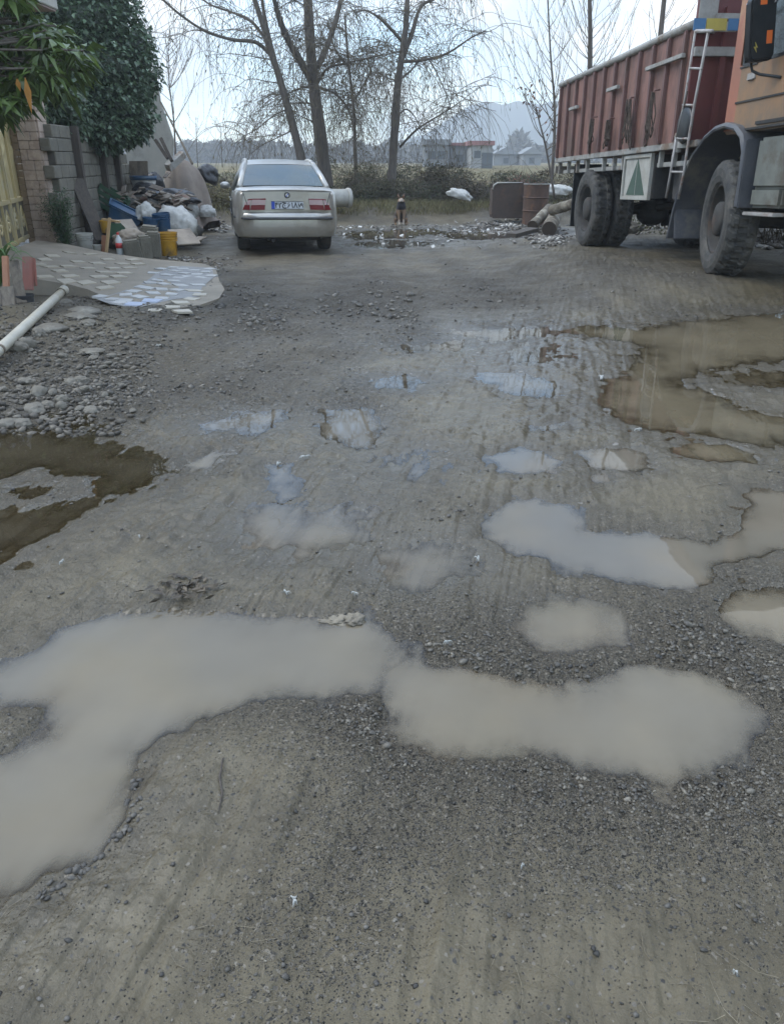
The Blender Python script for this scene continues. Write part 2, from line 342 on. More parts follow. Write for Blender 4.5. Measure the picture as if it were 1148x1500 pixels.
# adaptive sheet: rows by depression angle, columns by bearing
dep_px = np.concatenate([np.linspace(1640, 700, 620), np.linspace(699, 298, 440)])
yy = np.array([atz(574, q, 0)[1] for q in dep_px]); yy = yy[yy > 0]
u = np.concatenate([np.linspace(-1.9, -.56, 120, endpoint=False), np.linspace(-.56, .56, 900), np.linspace(.56, 1.9, 121)[1:]])
YY, UU = np.meshgrid(yy, u, indexing='ij'); XX = UU*(YY*math.cos(PIT)+.55)
gh, gg, gs, gsh, gidx, glev = ground(XX.ravel(), YY.ravel())
nr, nc = XX.shape
ii = (np.arange(nr-1)[:, None]*nc+np.arange(nc-1)[None]).ravel()
GF = np.stack([ii, ii+1, ii+nc+1, ii+nc], 1)
GV = np.stack([XX.ravel(), YY.ravel(), gh], 1)
def ground_material():
    m, nt, N, L, P = nodes("wet_mud")
    tc = N.new("ShaderNodeTexCoord"); O = tc.outputs["Object"]
    def nz(scale, det=6, r=.6, st=None):
        n = N.new("ShaderNodeTexNoise"); n.inputs["Scale"].default_value = scale; n.inputs["Detail"].default_value = det; n.inputs["Roughness"].default_value = r
        if st:
            mp = N.new("ShaderNodeMapping"); mp.inputs["Scale"].default_value = st; mp.inputs["Rotation"].default_value = (0, 0, -.2); L.new(O, mp.inputs["Vector"]); L.new(mp.outputs[0], n.inputs["Vector"])
        else: L.new(O, n.inputs["Vector"])
        return n.outputs["Fac"]
    def ramp(f, a, b, c1, c2):
        r = N.new("ShaderNodeValToRGB"); e = r.color_ramp.elements; e[0].position = a; e[1].position = b; e[0].color = rgb(c1); e[1].color = rgb(c2); L.new(f, r.inputs["Fac"]); return r.outputs["Color"]
    def mix(f, a, b, t='MIX'):
        x = N.new("ShaderNodeMix"); x.data_type = 'RGBA'; x.blend_type = t
        for s, v in (("Factor", f), ("A", a), ("B", b)):
            if isinstance(v, (int, float)): x.inputs[s].default_value = v
            elif isinstance(v, tuple): x.inputs[s].default_value = rgb(v)
            else: L.new(v, x.inputs[s])
        return x.outputs["Result"]
    def attr(n):
        a = N.new("ShaderNodeAttribute"); a.attribute_name = n; return a.outputs["Fac"]
    grav = attr("gravel"); smo = attr("smooth"); shore = attr("shore")
    mud = ramp(nz(1.7, 8, .65), .36, .66, (.066, .053, .031), (.124, .101, .060))
    mud = mix(ramp(nz(14, 6, .7), .4, .7, (0, 0, 0), (.55, .55, .55)), mud, (.150, .124, .076))
    mud = mix(ramp(nz(5, 6, .7, (6, .7, 1)), .5, .75, (0, 0, 0), (.18, .18, .18)), mud, (.078, .066, .047))
    # grit: voronoi cells as small stones of many greys
    def grit(scale):
        v = N.new("ShaderNodeTexVoronoi"); v.inputs["Scale"].default_value = scale; L.new(O, v.inputs["Vector"]); 
        s = N.new("ShaderNodeSeparateColor"); L.new(v.outputs["Color"], s.inputs["Color"])
        return v.outputs["Distance"], s.outputs["Red"], s.outputs["Green"]
    d1, r1, g1 = grit(150); d2, r2, g2 = grit(330); d3, r3, g3 = grit(52)
    stc1 = ramp(r1, 0, 1, (.024, .0215, .0175), (.18, .155, .118)); stc2 = ramp(r2, 0, 1, (.026, .0235, .019), (.20, .172, .13))
    gm = N.new("ShaderNodeMath"); gm.operation = 'MULTIPLY_ADD'; L.new(grav, gm.inputs[0]); gm.inputs[1].default_value = .60; gm.inputs[2].default_value = .05
    def lt(val, thr):
        c = N.new("ShaderNodeMath"); c.operation = 'LESS_THAN'; L.new(val, c.inputs[0]); L.new(thr, c.inputs[1]); return c.outputs[0]
    def mul(a, b):
        c = N.new("ShaderNodeMath"); c.operation = 'MULTIPLY'
        for i, v in enumerate((a, b)):
            if isinstance(v, (int, float)): c.inputs[i].default_value = v
            else: L.new(v, c.inputs[i])
        return c.outputs[0]
    mud = mix(mul(grav, .5), mud, (.080, .071, .057))
    damp = N.new('ShaderNodeMapRange'); damp.inputs['From Min'].default_value = .15; damp.inputs['From Max'].default_value = 1.6; damp.inputs['To Min'].default_value = .55; damp.inputs['To Max'].default_value = 0; L.new(shore, damp.inputs['Value'])
    mud = mix(damp.outputs[0], mud, (.050, .041, .028))
    m2 = lt(g2, gm.outputs[0]); m1 = lt(g1, mul(gm.outputs[0], .6))
    col = mix(m2, mud, stc2); col = mix(m1, col, stc1)
    stc3 = ramp(r3, 0, 1, (.035, .032, .027), (.19, .17, .14)); sxyz = N.new('ShaderNodeSeparateXYZ'); L.new(O, sxyz.inputs[0]); fy = N.new('ShaderNodeMapRange'); fy.inputs['From Min'].default_value = 3; fy.inputs['From Max'].default_value = 6; fy.inputs['To Max'].default_value = .38; L.new(sxyz.outputs['Y'], fy.inputs['Value']); col = mix(lt(g3, mul(gm.outputs[0], fy.outputs[0])), col, stc3)
    L.new(col, P.inputs["Base Color"])
    # wetness: smooth silt near the water shines, gravel is rougher
    wet = N.new("ShaderNodeMapRange"); wet.inputs["From Min"].default_value = 0; wet.inputs["From Max"].default_value = 3.5; wet.inputs["To Min"].default_value = .34; wet.inputs["To Max"].default_value = .60
    L.new(shore, wet.inputs["Value"])
    rv = N.new("ShaderNodeMapRange"); rv.inputs["From Min"].default_value = .35; rv.inputs["From Max"].default_value = .65; rv.inputs["To Min"].default_value = -.12; rv.inputs["To Max"].default_value = .14
    L.new(nz(2.3, 5), rv.inputs["Value"])
    ad = N.new("ShaderNodeMath"); ad.operation = 'ADD'; L.new(wet.outputs[0], ad.inputs[0]); L.new(rv.outputs[0], ad.inputs[1]); sb = N.new('ShaderNodeMath'); sb.operation = 'MULTIPLY_ADD'; L.new(smo, sb.inputs[0]); sb.inputs[1].default_value = -.26; L.new(ad.outputs[0], sb.inputs[2]); L.new(sb.outputs[0], P.inputs["Roughness"])
    bs = N.new('ShaderNodeMath'); bs.operation = 'MULTIPLY_ADD'; L.new(smo, bs.inputs[0]); bs.inputs[1].default_value = -.5; bs.inputs[2].default_value = .75
    sp_ = N.new("ShaderNodeMapRange"); sp_.inputs["To Min"].default_value = .42; sp_.inputs["To Max"].default_value = .16; L.new(grav, sp_.inputs["Value"]); L.new(sp_.outputs[0], P.inputs["Specular IOR Level"])
    b1 = N.new("ShaderNodeBump"); b1.inputs["Distance"].default_value = .009; b1.inputs["Strength"].default_value = 1
    inv = N.new("ShaderNodeMath"); inv.operation = 'MULTIPLY'; inv.inputs[1].default_value = -1; L.new(mul(d2, m2), inv.inputs[0]); L.new(inv.outputs[0], b1.inputs["Height"])
    b2 = N.new("ShaderNodeBump"); b2.inputs["Distance"].default_value = .014; L.new(bs.outputs[0], b2.inputs["Strength"]); L.new(nz(70, 5, .65), b2.inputs["Height"]); L.new(b1.outputs[0], b2.inputs["Normal"])
    L.new(b2.outputs[0], P.inputs["Normal"])
    return m
MUD = ground_material()
go = link("ground", npmesh("ground", GV, GF, {"gravel": gg, "smooth": gs, "shore": np.clip(gsh, 0, 9)}), MUD, smooth=True)
tag(go, kind='structure')
# water
def water_material(name, silt, tau, tint):
    m, nt, N, L, P = nodes(name); N.remove(P)
    at = N.new("ShaderNodeAttribute"); at.attribute_name = "depth"
    a = N.new("ShaderNodeMath"); a.operation = 'MULTIPLY'; a.inputs[1].default_value = -1/tau; L.new(at.outputs["Fac"], a.inputs[0])
    e = N.new("ShaderNodeMath"); e.operation = 'EXPONENT'; L.new(a.outputs[0], e.inputs[0])
    tr = N.new("ShaderNodeBsdfTransparent"); tr.inputs["Color"].default_value = rgb(tint)
    df = N.new("ShaderNodeBsdfDiffuse")
    tc = N.new("ShaderNodeTexCoord"); nz = N.new("ShaderNodeTexNoise"); nz.inputs["Scale"].default_value = 2.2; nz.inputs["Detail"].default_value = 4; L.new(tc.outputs["Object"], nz.inputs["Vector"])
    rp = N.new("ShaderNodeValToRGB"); el = rp.color_ramp.elements; el[0].position = .3; el[1].position = .7; el[0].color = rgb(tuple(c*.88 for c in silt)); el[1].color = rgb(tuple(c*1.08 for c in silt)); L.new(nz.outputs["Fac"], rp.inputs["Fac"]); L.new(rp.outputs[0], df.inputs["Color"])
    mx = N.new("ShaderNodeMixShader"); L.new(e.outputs[0], mx.inputs["Fac"]); L.new(df.outputs[0], mx.inputs[1]); L.new(tr.outputs[0], mx.inputs[2])
    gl = N.new("ShaderNodeBsdfGlossy"); gl.inputs["Roughness"].default_value = .015
    fr = N.new("ShaderNodeFresnel"); fr.inputs["IOR"].default_value = 1.33
    nb = N.new("ShaderNodeTexNoise"); nb.inputs["Scale"].default_value = 5; L.new(tc.outputs["Object"], nb.inputs["Vector"])
    bp = N.new("ShaderNodeBump"); bp.inputs["Strength"].default_value = .03; bp.inputs["Distance"].default_value = .02; L.new(nb.outputs["Fac"], bp.inputs["Height"]); L.new(bp.outputs[0], gl.inputs["Normal"])
    m2 = N.new("ShaderNodeMixShader"); L.new(fr.outputs[0], m2.inputs["Fac"]); L.new(mx.outputs[0], m2.inputs[1]); L.new(gl.outputs[0], m2.inputs[2])
    L.new(m2.outputs[0], N["Material Output"].inputs["Surface"]); return m
WAT = [water_material("silty_water", (.168, .143, .102), .0135, (.9, .86, .78)), water_material("pale_puddle_water", (.148, .128, .096), .0085, (.9, .87, .8)), water_material("brown_puddle_water", (.155, .126, .08), .015, (.84, .79, .66)), water_material("dark_puddle_water", (.12, .10, .075), .02, (.85, .8, .7)), water_material("dark_reflection_water", (.075, .061, .039), .028, (.84, .79, .66))]  # last water: silt darkened to stand in for the left pond's reflections
dz = glev-gh
gidx = np.where(gidx == 1, 0, gidx); fi = gidx[GF]; fmax = np.max(np.where(gsh < 2.2, dz, -1)[GF], axis=1)
for i, P in enumerate(PUD):
    sel = ((fi == i).sum(1) >= 2) & (fmax > -.001) & (gsh[GF].min(1) < 2.0)
    if sel.sum() < 4: continue
    F = GF[sel]; uq, iv = np.unique(F, return_inverse=True)
    V = GV[uq].copy(); V[:, 2] = P['z']
    o = link("puddle", npmesh("puddle", V, iv.reshape(-1, 4), {"depth": np.maximum(P['z']-gh[uq], 0)}), WAT[P['k']], smooth=True)
    tag(o, kind='structure', group='puddles in the muddy yard')
# coarse land beyond and under the sheet
def land():
    xs = np.concatenate([-np.geomspace(880, 30, 24), np.linspace(-28, 28, 41), np.geomspace(30, 880, 24)])
    ys = np.concatenate([np.linspace(-40, 0, 6), np.linspace(2, 60, 40), np.geomspace(64, 770, 30)])
    Y, X = np.meshgrid(ys, xs, indexing='ij'); z = gbase(X, Y)+.12*fbm(X*.05, Y*.05, 3, 71)*sstep(40, 80, Y)
    z = z-.14*(1-sstep(24, 27, np.where((np.abs(X) < 1.85*(Y*.9+.4)), Y, 30*1.0)))
    z = np.where(Y < 2, -.2, z)
    n, c = X.shape; i = (np.arange(n-1)[:, None]*c+np.arange(c-1)[None]).ravel()
    m = mat("field_grass", (.16, .125, .06), (.085, .08, .035), scale=.25, rough=.95, c3=(.20, .15, .075), spec=.1)
    o = link("field", npmesh("field", np.stack([X.ravel(), Y.ravel(), z.ravel()], 1), np.stack([i, i+1, i+c+1, i+c], 1)), m, smooth=True); tag(o, kind='structure')
land()
# loose gravel on the mud (small real stones)
def gravel():
    n = 120000; rg = np.random.default_rng(5)
    q = rg.uniform(330, 1620, n)
    t = np.arctan((750-q)/FPX); y = CH/np.tan(PIT-t); uu = rg.uniform(-.75, .75, n); x = uu*(y*math.cos(PIT)+.55)
    h, g, s, sh, idx, lev = ground(x, y)
    keep = (rg.random(n) < (.014+.95*g**1.4)*np.where(sh < .2, .12, 1)*np.where(y > 8, .55, 1)) & (sh > -1.2)
    x, y, h = x[keep], y[keep], h[keep]; k = len(x)
    r = (.0013+.0036*rg.random(k)**3.6)*np.clip(y/1.7, .8, 4.5)*np.where(rg.random(k) < .015, 1.7, 1)*(1+.9*sstep(.55, .95, g[keep]))
    m = mat("gravel_stone", (.034, .030, .025), (.14, .123, .095), scale=30, rough=.5, attr='var')
    o = link("gravel", stones("gravel", np.stack([x, y, h+r*.15], 1), r, seed=9), m, smooth=False)
    tag(o, "small grey gravel scattered over the wet mud", "gravel", kind='stuff')
gravel()
# ------------------------------------------------------------------ shared materials
M = {}
M['tyre'] = mat("tyre_rubber", (.028, .028, .028), (.075, .07, .06), scale=9, rough=.85, c3=(.10, .09, .075), bump=.3, bscale=60)
M['rim'] = mat("dusty_rim", (.03, .028, .026), (.055, .05, .043), scale=8, rough=.85, c3=(.07, .045, .03))
M['bed'] = mat("faded_red_steel", (.225, .112, .085), (.125, .062, .046), scale=3.5, rough=.6, contrast=(.42, .58), c3=(.115, .07, .052), bump=.6, bscale=5, stretch=(1, 1, .4))
M['bedfront'] = mat("shaded_red_steel", (.13, .035, .032), (.10, .03, .028), scale=4, rough=.5, c3=(.12, .04, .03), bump=.1)  # bed red made darker; the front face's shade is put into its colour
M['rib'] = mat("rib_red_steel", (.155, .08, .07), (.115, .062, .052), scale=5, rough=.6, c3=(.10, .06, .045), bump=.2, bscale=30)
M['railgrey'] = mat("weathered_grey_paint", (.34, .33, .30), (.24, .23, .21), scale=6, rough=.7, c3=(.17, .12, .08), bump=.1)
M['dark'] = mat("grimy_chassis", (.022, .022, .022), (.045, .04, .034), scale=7, rough=.8, bump=.2)
M['fender'] = mat("dark_slate_plastic", (.055, .058, .066), (.085, .085, .088), scale=4, rough=.55, c3=(.155, .14, .115), bump=.2)
M['cab'] = mat("dirty_shaded_tan_paint", (.28, .155, .075), (.215, .135, .075), scale=3, rough=.5, contrast=(.42, .58), c3=(.165, .12, .08), bump=.05)  # door tone takes in both dirt and shade
M['cab_lit'] = mat("lit_orange_paint", (.34, .125, .072), (.28, .11, .065), scale=3, rough=.45, c3=(.40, .24, .12))  # cab paint made brighter orange where the rear edge is lit
M['black'] = mat("black_plastic", (.012, .013, .014), (.022, .022, .022), scale=8, rough=.4)
M['ladder'] = mat("ladder_steel", (.36, .34, .32), (.24, .22, .20), scale=12, rough=.5, c3=(.2, .11, .07))
M['white'] = mat("dirty_white_paint", (.42, .41, .365), (.31, .295, .26), scale=6, rough=.6, c3=(.33, .30, .24))
M['green'] = mat("green_paint", (.06, .10, .07), (.045, .075, .055), scale=5, rough=.6)
M['orange'] = mat("orange_sticker", (.80, .17, .03), (.7, .15, .03), scale=5, rough=.5)
M['yellow'] = mat("yellow_sticker", (.45, .36, .08), (.38, .30, .07), scale=5, rough=.5)
M['blue'] = mat("blue_sticker", (.07, .18, .33), (.06, .15, .28), scale=5, rough=.5)
M['rope'] = mat("grubby_rope", (.11, .085, .065), (.06, .045, .035), scale=30, rough=.95, bump=.6, bscale=120)
M['greygreen'] = mat("grey_green_paint", (.16, .165, .14), (.11, .115, .10), scale=5, rough=.6, c3=(.09, .075, .055))
M['chrome'] = mat("dull_chrome", (.6, .6, .6), (.5, .5, .5), scale=5, rough=.25, metal=1)
M['mirror'] = mat("mirror_glass", (.7, .75, .8), (.7, .75, .8), rough=.05, metal=1)
def glass(name, tint, rough=.03, alpha=.55):
    m, nt, N, L, P = nodes(name); P.inputs["Base Color"].default_value = rgb(tint); P.inputs["Roughness"].default_value = rough; P.inputs["Specular IOR Level"].default_value = .8
    tr = N.new("ShaderNodeBsdfTransparent"); tr.inputs["Color"].default_value = (.75, .82, .82, 1); ms = N.new("ShaderNodeMixShader"); ms.inputs["Fac"].default_value = alpha
    L.new(tr.outputs[0], ms.inputs[1]); L.new(P.outputs[0], ms.inputs[2]); L.new(ms.outputs[0], N["Material Output"].inputs["Surface"]); return m
M['glass'] = glass("tinted_glass", (.05, .065, .07), alpha=.6)
# ------------------------------------------------------------------ truck
F_ = atd(1033, 404, 9.5); RR = atd(850, 361, 14.5); fv = (F_-RR)/np.linalg.norm(F_-RR)
lv = np.cross([0, 0, 1.], fv); lv /= np.linalg.norm(lv); uv = np.cross(fv, lv)
def TS(px, py, l=0.0):
    d = ray(px, py); o = RR+lv*l; t = ((o-C0) @ lv)/(d @ lv); q = C0+d*t-RR
    return (l, -(q @ fv), q @ uv)
truck = bpy.data.objects.new("cargo_truck", None); COL.objects.link(truck)
truck.matrix_world = Matrix(((lv[0], -fv[0], uv[0], RR[0]), (lv[1], -fv[1], uv[1], RR[1]), (lv[2], -fv[2], uv[2], RR[2]), (0, 0, 0, 1)))
WL[truck.name] = np.zeros(3)
tag(truck, "old red cargo truck with ribbed steel bed, ladder and tan cab, parked on the mud", "truck")
TM = truck.matrix_world.copy()
def wheel(l0, s, R, wdt, parent, lugs=26, dual=False, steer=0):
    Mx = Matrix.Translation((l0+wdt/2, -s, R)) @ Matrix.Rotation(steer, 4, 'Z') @ Matrix.Translation((-wdt/2, 0, 0)) @ Matrix.Rotation(math.pi/2, 4, 'Y')
    b = MB(); n = lugs*6
    prof = [(R*.60, .03), (R*.64, .006), (R*.74, -.012), (R*.86, -.010), (R*.945, .008), (R*.985, .03), (R, .06), (R, wdt*.32), (R, wdt*.36), (R, wdt*.64), (R, wdt*.68), (R, wdt-.06), (R*.985, wdt-.03), (R*.945, wdt-.008), (R*.8, wdt+.01), (R*.6, wdt-.03)]
    def mod(i, j, r, h):
        if 5 <= i <= 12:
            a = (j+ (2 if i > 8 else 0) + (i % 2)) % 6
            if a < 2: r -= .019*R/.63 if 6 <= i <= 11 else .015
            if i in (8, 9) : r -= .018
        return r, h
    b.lathe(prof, n, Mx, mod=mod); o = b.build("tyre", M['tyre'], parent)
    # separate rim dish, hub and nuts
    r = MB(); r.lathe([(R*.60, .035), (R*.575, .03), (R*.555, .05), (R*.54, .12), (R*.50, .15 if not dual else .18), (R*.36, .16 if not dual else .19), (R*.30, .13), (R*.30, .05), (R*.27, .03), (R*.16, .01), (0.001, .008)], 36, Mx)
    for k in range(10):
        a = k*2*math.pi/10; r.lathe([(.001, .128), (.017, .13), (.017, .165)], 6, Mx @ Matrix.Translation((R*.41*math.cos(a), R*.41*math.sin(a), 0)))
    r.build("rim", M['rim'], o, smooth=True)
    return o
RW = .62; TW = 2.42
for (l, s, dual) in ((0, 5.03, False), (TW-.31, 5.03, False), (0, 0, True), (.36, 0, True), (TW-.31, 0, True), (TW-.67, 0, True)):
    wheel(l, s, RW, .31 if dual else .34, truck, dual=dual, steer=R_(-11) if s > 4 else 0)
def tb(name, m, fn, parent=truck, **k):
    b = MB(); fn(b); return b.build(name, m, parent, **k)
# chassis, axles, springs
def ch(b):
    for l in (.78, TW-.9): b.box((l+.06, -2.3, .98), (.1, 8.4, .26))
    for s in (0, 5.03): b.tube([(.2, -s, .62), (TW-.2, -s, .62)], .1, 10); b.blob((TW/2, -s, .6), (.28, .3, .28), 2, .05)
    for s in (0, 5.03):
        for l in (.72, TW-.72):
            for k in range(4): b.box((l, -s, .78+.025*k), (.08, 1.5-.25*k, .022))
    for s in (-1.6, 1.2, 2.6, 3.9): b.box((TW/2, -s, .98), (TW-1.2, .1, .2))
    b.tube([(TW/2, 0, .62), (TW/2, -3.6, .85)], .06, 10)
tb("chassis", M['dark'], ch)
tb('far_side_light_block', M['dark'], lambda b: b.box((TW-.4, -2.3, 1.05), (.6, 1.7, .6)), bevel=.03)  # box added on the far side to keep light out underneath
tb('underbody_light_block', M['dark'], lambda b: (b.box((TW/2, -4.2, .85), (.7, 2.6, .7)), b.box((TW/2, -2.2, .9), (.55, 1.2, .5)), b.box((TW/2, -5.9, 1.0), (1.2, 1.6, .6)), b.box((TW/2, -3.0, .9), (.5, .6, .5))), bevel=.03)  # boxes added between the rails to block light under the truck
def tank(b): b.tube([(.18+.28, -1.1-.2, .95), (.46, -1.75, .95)], .27, 16)
# bed
S0, S1, ZB, ZT = -2.03, 3.79, 1.475, 2.70; LB = -.02
def bedside(b):
    b.box((LB+.03, -(S0+S1)/2, (ZB+ZT)/2), (.05, S1-S0, ZT-ZB)); b.box((TW-LB-.03, -(S0+S1)/2, (ZB+ZT)/2), (.05, S1-S0, ZT-ZB))
    b.box((TW/2, -S0+.0, (ZB+ZT)/2), (TW-.1, .05, ZT-ZB-.01)); b.box((TW/2, -(S0+S1)/2, ZB+.03), (TW-.12, S1-S0-.06, .06))
tb("bed_side", M['bed'], bedside)
def ribs(b):
    n = 12
    for i in range(n):
        s = S0+.12+(S1-S0-.24)*i/(n-1)
        for l, sg in ((LB-.012, 1), (TW-LB+.012, -1)):
            b.prism([(-s-.055, l+.03*sg), (-s-.035, l-.03*sg), (-s+.035, l-.03*sg), (-s+.055, l+.03*sg)], ZB+.01, ZT-.005, 2) if False else b.box((l, -s, (ZB+ZT)/2), (.06, .085, ZT-ZB-.02))
_b = MB(); ribs(_b); _b.each('rib', M['rib'], truck, bevel=.012)
def toprail(b):
    b.tube([(LB, -S0, ZT+.02), (LB, -1.5, ZT+.025), (LB, -3.0, ZT+.035), (LB, -S1, ZT+.03)], .05, 8); b.tube([(TW-LB, -S0, ZT+.02), (TW-LB, -S1, ZT+.03)], .05, 8); b.tube([(LB, -S0, ZT+.02), (TW-LB, -S0, ZT+.02)], .05, 8)
tb("top_rail", M['railgrey'], toprail, smooth=True)
def brail(b):
    b.box((.02, -1.15, 1.44), (.09, 6.35, .075)); b.box((TW-.02, -1.15, 1.44), (.09, 6.35, .075))
    for s in (-1.95, -1.35, -.78, -.2, .7, 1.2, 1.62, 3.08, 3.52): b.box((.06, -s, 1.30), (.06, .06, .20))
    b.box((.10, -1.15, 1.235), (.04, 5.9, .06))
tb("bottom_rail", M['railgrey'], brail, bevel=.006)
def sills(b):
    for s0, s1, z in ((2.55, 3.75, 2.42), (.95, 1.45, 2.33), (-1.1, -.6, 2.24)): b.box((LB-.055, -(s0+s1)/2, z), (.05, s1-s0, .05))
_b = MB(); sills(_b); _b.each('strap_rail', M['railgrey'], truck, bevel=.006)
def head(b):
    b.box((TW/2, -S1-.03, (ZB+3.35)/2-.01), (TW, .06, 3.35-ZB)); 
    for l in (.35, .8, 1.25, 1.7, 2.1): b.box((l, -S1-.085, 2.2), (.07, .05, 1.4))
tb("headboard", M['bedfront'], head)
def head2(b):
    b.box((.11, -S1-.075, 3.0), (.22, .03, .74)); b.box((TW/2, -S1-.10, 2.44), (TW+.02, .045, .10)); b.box((TW/2+.1, -S1-.10, 2.80), (TW-.2, .045, .06))
tb("headboard_rail", M['railgrey'], head2, bevel=.006)
def board(b): b.box((.17, -S1-.19, 2.68), (.50, .02, .10))
bd = tb("name_board", M['white'], board)
_b = MB(); _b.box((-.03, -S1-.203, 2.70), (.14, .012, .12)); _b.box((.37, -S1-.203, 2.70), (.12, .012, .12)); _b.each('name_board_end', M['blue'], bd)
tb("name_board_middle", M['yellow'], lambda b: b.box((.17, -S1-.203, 2.70), (.24, .012, .12)), parent=bd)
# ladder
def ladder(b):
    def pt(cx, cy, l=-.10): return TS(780+.3206*cx, .3206*cy, l)
    Lp = [pt(742, 140), pt(690, 480), pt(655, 632), pt(630, 785), pt(608, 905)]; Rp = [pt(800, 150), pt(737, 480), pt(712, 632), pt(690, 785), pt(664, 910)]
    b.tube(Lp[:3], .014, 6); b.tube([pt(655, 632), pt(630, 785), pt(608, 905)], .016, 6); b.tube(Rp, .016, 6)
    for k in ((718, 312, 772, 314), (684, 480, 737, 481), (650, 632, 712, 634), (630, 785, 688, 787)): b.tube([pt(*k[:2]), pt(*k[2:])], .014, 6)
    b.tube([pt(745, 142), pt(820, 142, -.1)], .02, 6)
tb("ladder", M['ladder'], ladder, smooth=True)
# toolbox with the green triangle
def tbx(b): b.box((.37, -2.35, 1.09), (.62, 1.10, .56))
box_o = tb("toolbox", M['dark'], tbx, bevel=.012)
def tdoor(b): b.box((.045, -2.30, 1.09), (.02, .96, .50))
dr = tb("toolbox_door", M['white'], tdoor, parent=box_o)
def tfr(b):
    for s in (1.78, 2.82): b.box((.035, -s, 1.09), (.05, .055, .60))
    for z in (.815, 1.365): b.box((.035, -2.30, z), (.05, 0.985, .05))
    b.box((.0285, -2.30, 1.09), (.012, .012, .49))
tb("toolbox_frame", M['white'], tfr, parent=box_o, bevel=.004)
def tri(b): b.prism([(-2.30, 1.33), (-2.66, .855), (-1.94, .855)], .028, .034, 0)
tb("toolbox_triangle", M['green'], tri, parent=box_o)
def und(b): b.box((.5, -3.55, 1.06), (.5, .9, .42)); b.tube([(.45, -3.2, .9), (.45, -3.95, .9)], .16, 12); b.box((.12, -3.72, .88), (.16, .18, .16)); b.box((.16, -3.70, 1.10), (.12, .16, .5))
tb("air_tank", M['dark'], und, bevel=.02)
tb("filler_neck", M['railgrey'], lambda b: b.lathe([(.001, .12), (.05, .12), (.055, .09), (.05, 0), (.05, -.1)], 14, Matrix.Translation((.0, -3.72, 1.46))), smooth=True)
tb("rear_light_bar", M['railgrey'], lambda b: b.box((TW/2, 2.10, 1.28), (TW, .06, .12)))
_b = MB(); _b.box((.35, .92, .82), (.62, .03, 1.05)); _b.box((TW-.35, .92, .82), (.62, .03, 1.05)); _b.each('rear_mud_flap', M['black'], truck)
# front fender: a deep rolled arch
def fend(b):
    prof = [(3.93, .36), (4.02, .70), (4.16, 1.02), (4.36, 1.28), (4.62, 1.45), (4.86, 1.53), (5.10, 1.55), (5.34, 1.51), (5.50, 1.42), (5.58, 1.28), (5.60, 1.0), (5.59, .76)]
    n = len(prof); c = (5.0, .62); out = []
    for l, k in ((-.075, 0), (-.085, .02), (-.06, .055), (.5, .055), (.5, .0), (-.04, .0)):
        for s, z in prof:
            d = Vector((s-c[0], z-c[1])).normalized(); out.append((l, -(s+d.x*k), z+d.y*k))
    m_ = 6; fs = []
    for j in range(m_):
        for i in range(n-1): fs.append((j*n+i, j*n+i+1, ((j+1) % m_)*n+i+1, ((j+1) % m_)*n+i))
    fs += [tuple(j*n for j in range(m_)), tuple(j*n+n-1 for j in reversed(range(m_)))]
    b.add(out, fs)
fo = tb("front_fender", M['fender'], fend, smooth=True); set_auto(fo, 50)
def fend2(b):
    b.box((.24, -5.645, 1.08), (.62, .03, .66)); b.box((.16, -4.02, .62), (.42, .04, .55), (R_(-14), 0, 0))
_b = MB(); fend2(_b); _b.each('mud_flap', M['fender'], truck, bevel=.01)
fr_ = MB(); fr_.box((TW-.22, -4.8, 1.5), (.5, 1.5, .05)); fr_.build("far_fender", M['fender'], truck)
# cab
CS0, CS1, CZ0, CZ1 = 4.93, 6.75, 1.50, 3.28
def cabshell(b):
    W0, W1 = .02, TW-.02
    b.box(((W0+W1)/2, -CS0-.02, (CZ0+CZ1)/2), (W1-W0, .04, CZ1-CZ0))            # back wall
    b.box(((W0+W1)/2, -(CS0+CS1)/2, CZ1-.03), (W1-W0, CS1-CS0, .06))             # roof
    b.box(((W0+W1)/2, -(CS0+CS1)/2, CZ0+.02), (W1-W0, CS1-CS0, .06))             # floor
    b.box(((W0+W1)/2, -CS1+.02, 1.85), (W1-W0, .05, .74)); b.box(((W0+W1)/2, -CS1+.03, 3.14), (W1-W0, .05, .2))
    for l in (W0+.03, W1-.03):
        b.box((l, -CS0-.10, (2.12+CZ1)/2), (.05, .15, CZ1-2.12)); b.box((l, -CS1+.09, 2.6), (.05, .13, 1.1))
        b.box((l, -(CS0+CS1)/2, 3.17), (.05, CS1-CS0, .2)); 
    b.box((W1-.03, -(CS0+CS1)/2, 1.83), (.05, CS1-CS0, .66))
cabo = tb("cab", M['cab'], cabshell, bevel=.012)
def cab_lit(b):
    b.prism([(-4.925, 1.52), (-5.32, 1.52), (-5.30, 2.12), (-5.10, 2.14), (-5.08, 3.2), (-4.925, 3.2)], .006, .016, 0)
    b.box((TW/2, -CS0+.006, 1.9), (TW-.06, .012, .7))
tb("lit_orange_panel", M['cab_lit'], cab_lit, parent=cabo)
def door(b):
    b.box((.028, -5.90, 1.82), (.045, 1.55, .62)); 
dro = tb("cab_door", M['cab'], door, bevel=.015)
def crease(b):
    b.box((.002, -5.90, 1.785), (.02, 1.55, .018)); b.box((.004, -5.3, 2.115), (.02, .36, .016))
    b.box((.002, -6.2, 1.56), (.03, 1.1, .03)); b.box((.004, -6.0, 1.515), (.03, 1.6, .02))
tb("door_crease", M['dark'], crease, parent=dro)
tb("door_handle", M['ladder'], lambda b: (b.box((-.005, -5.40, 1.985), (.03, .13, .02)), b.box((.0, -5.40, 2.01), (.02, .16, .06))), parent=dro, bevel=.004)
tb("door_window", M['glass'], lambda b: b.box((.04, -5.88, 2.60), (.012, 1.36, .92)))
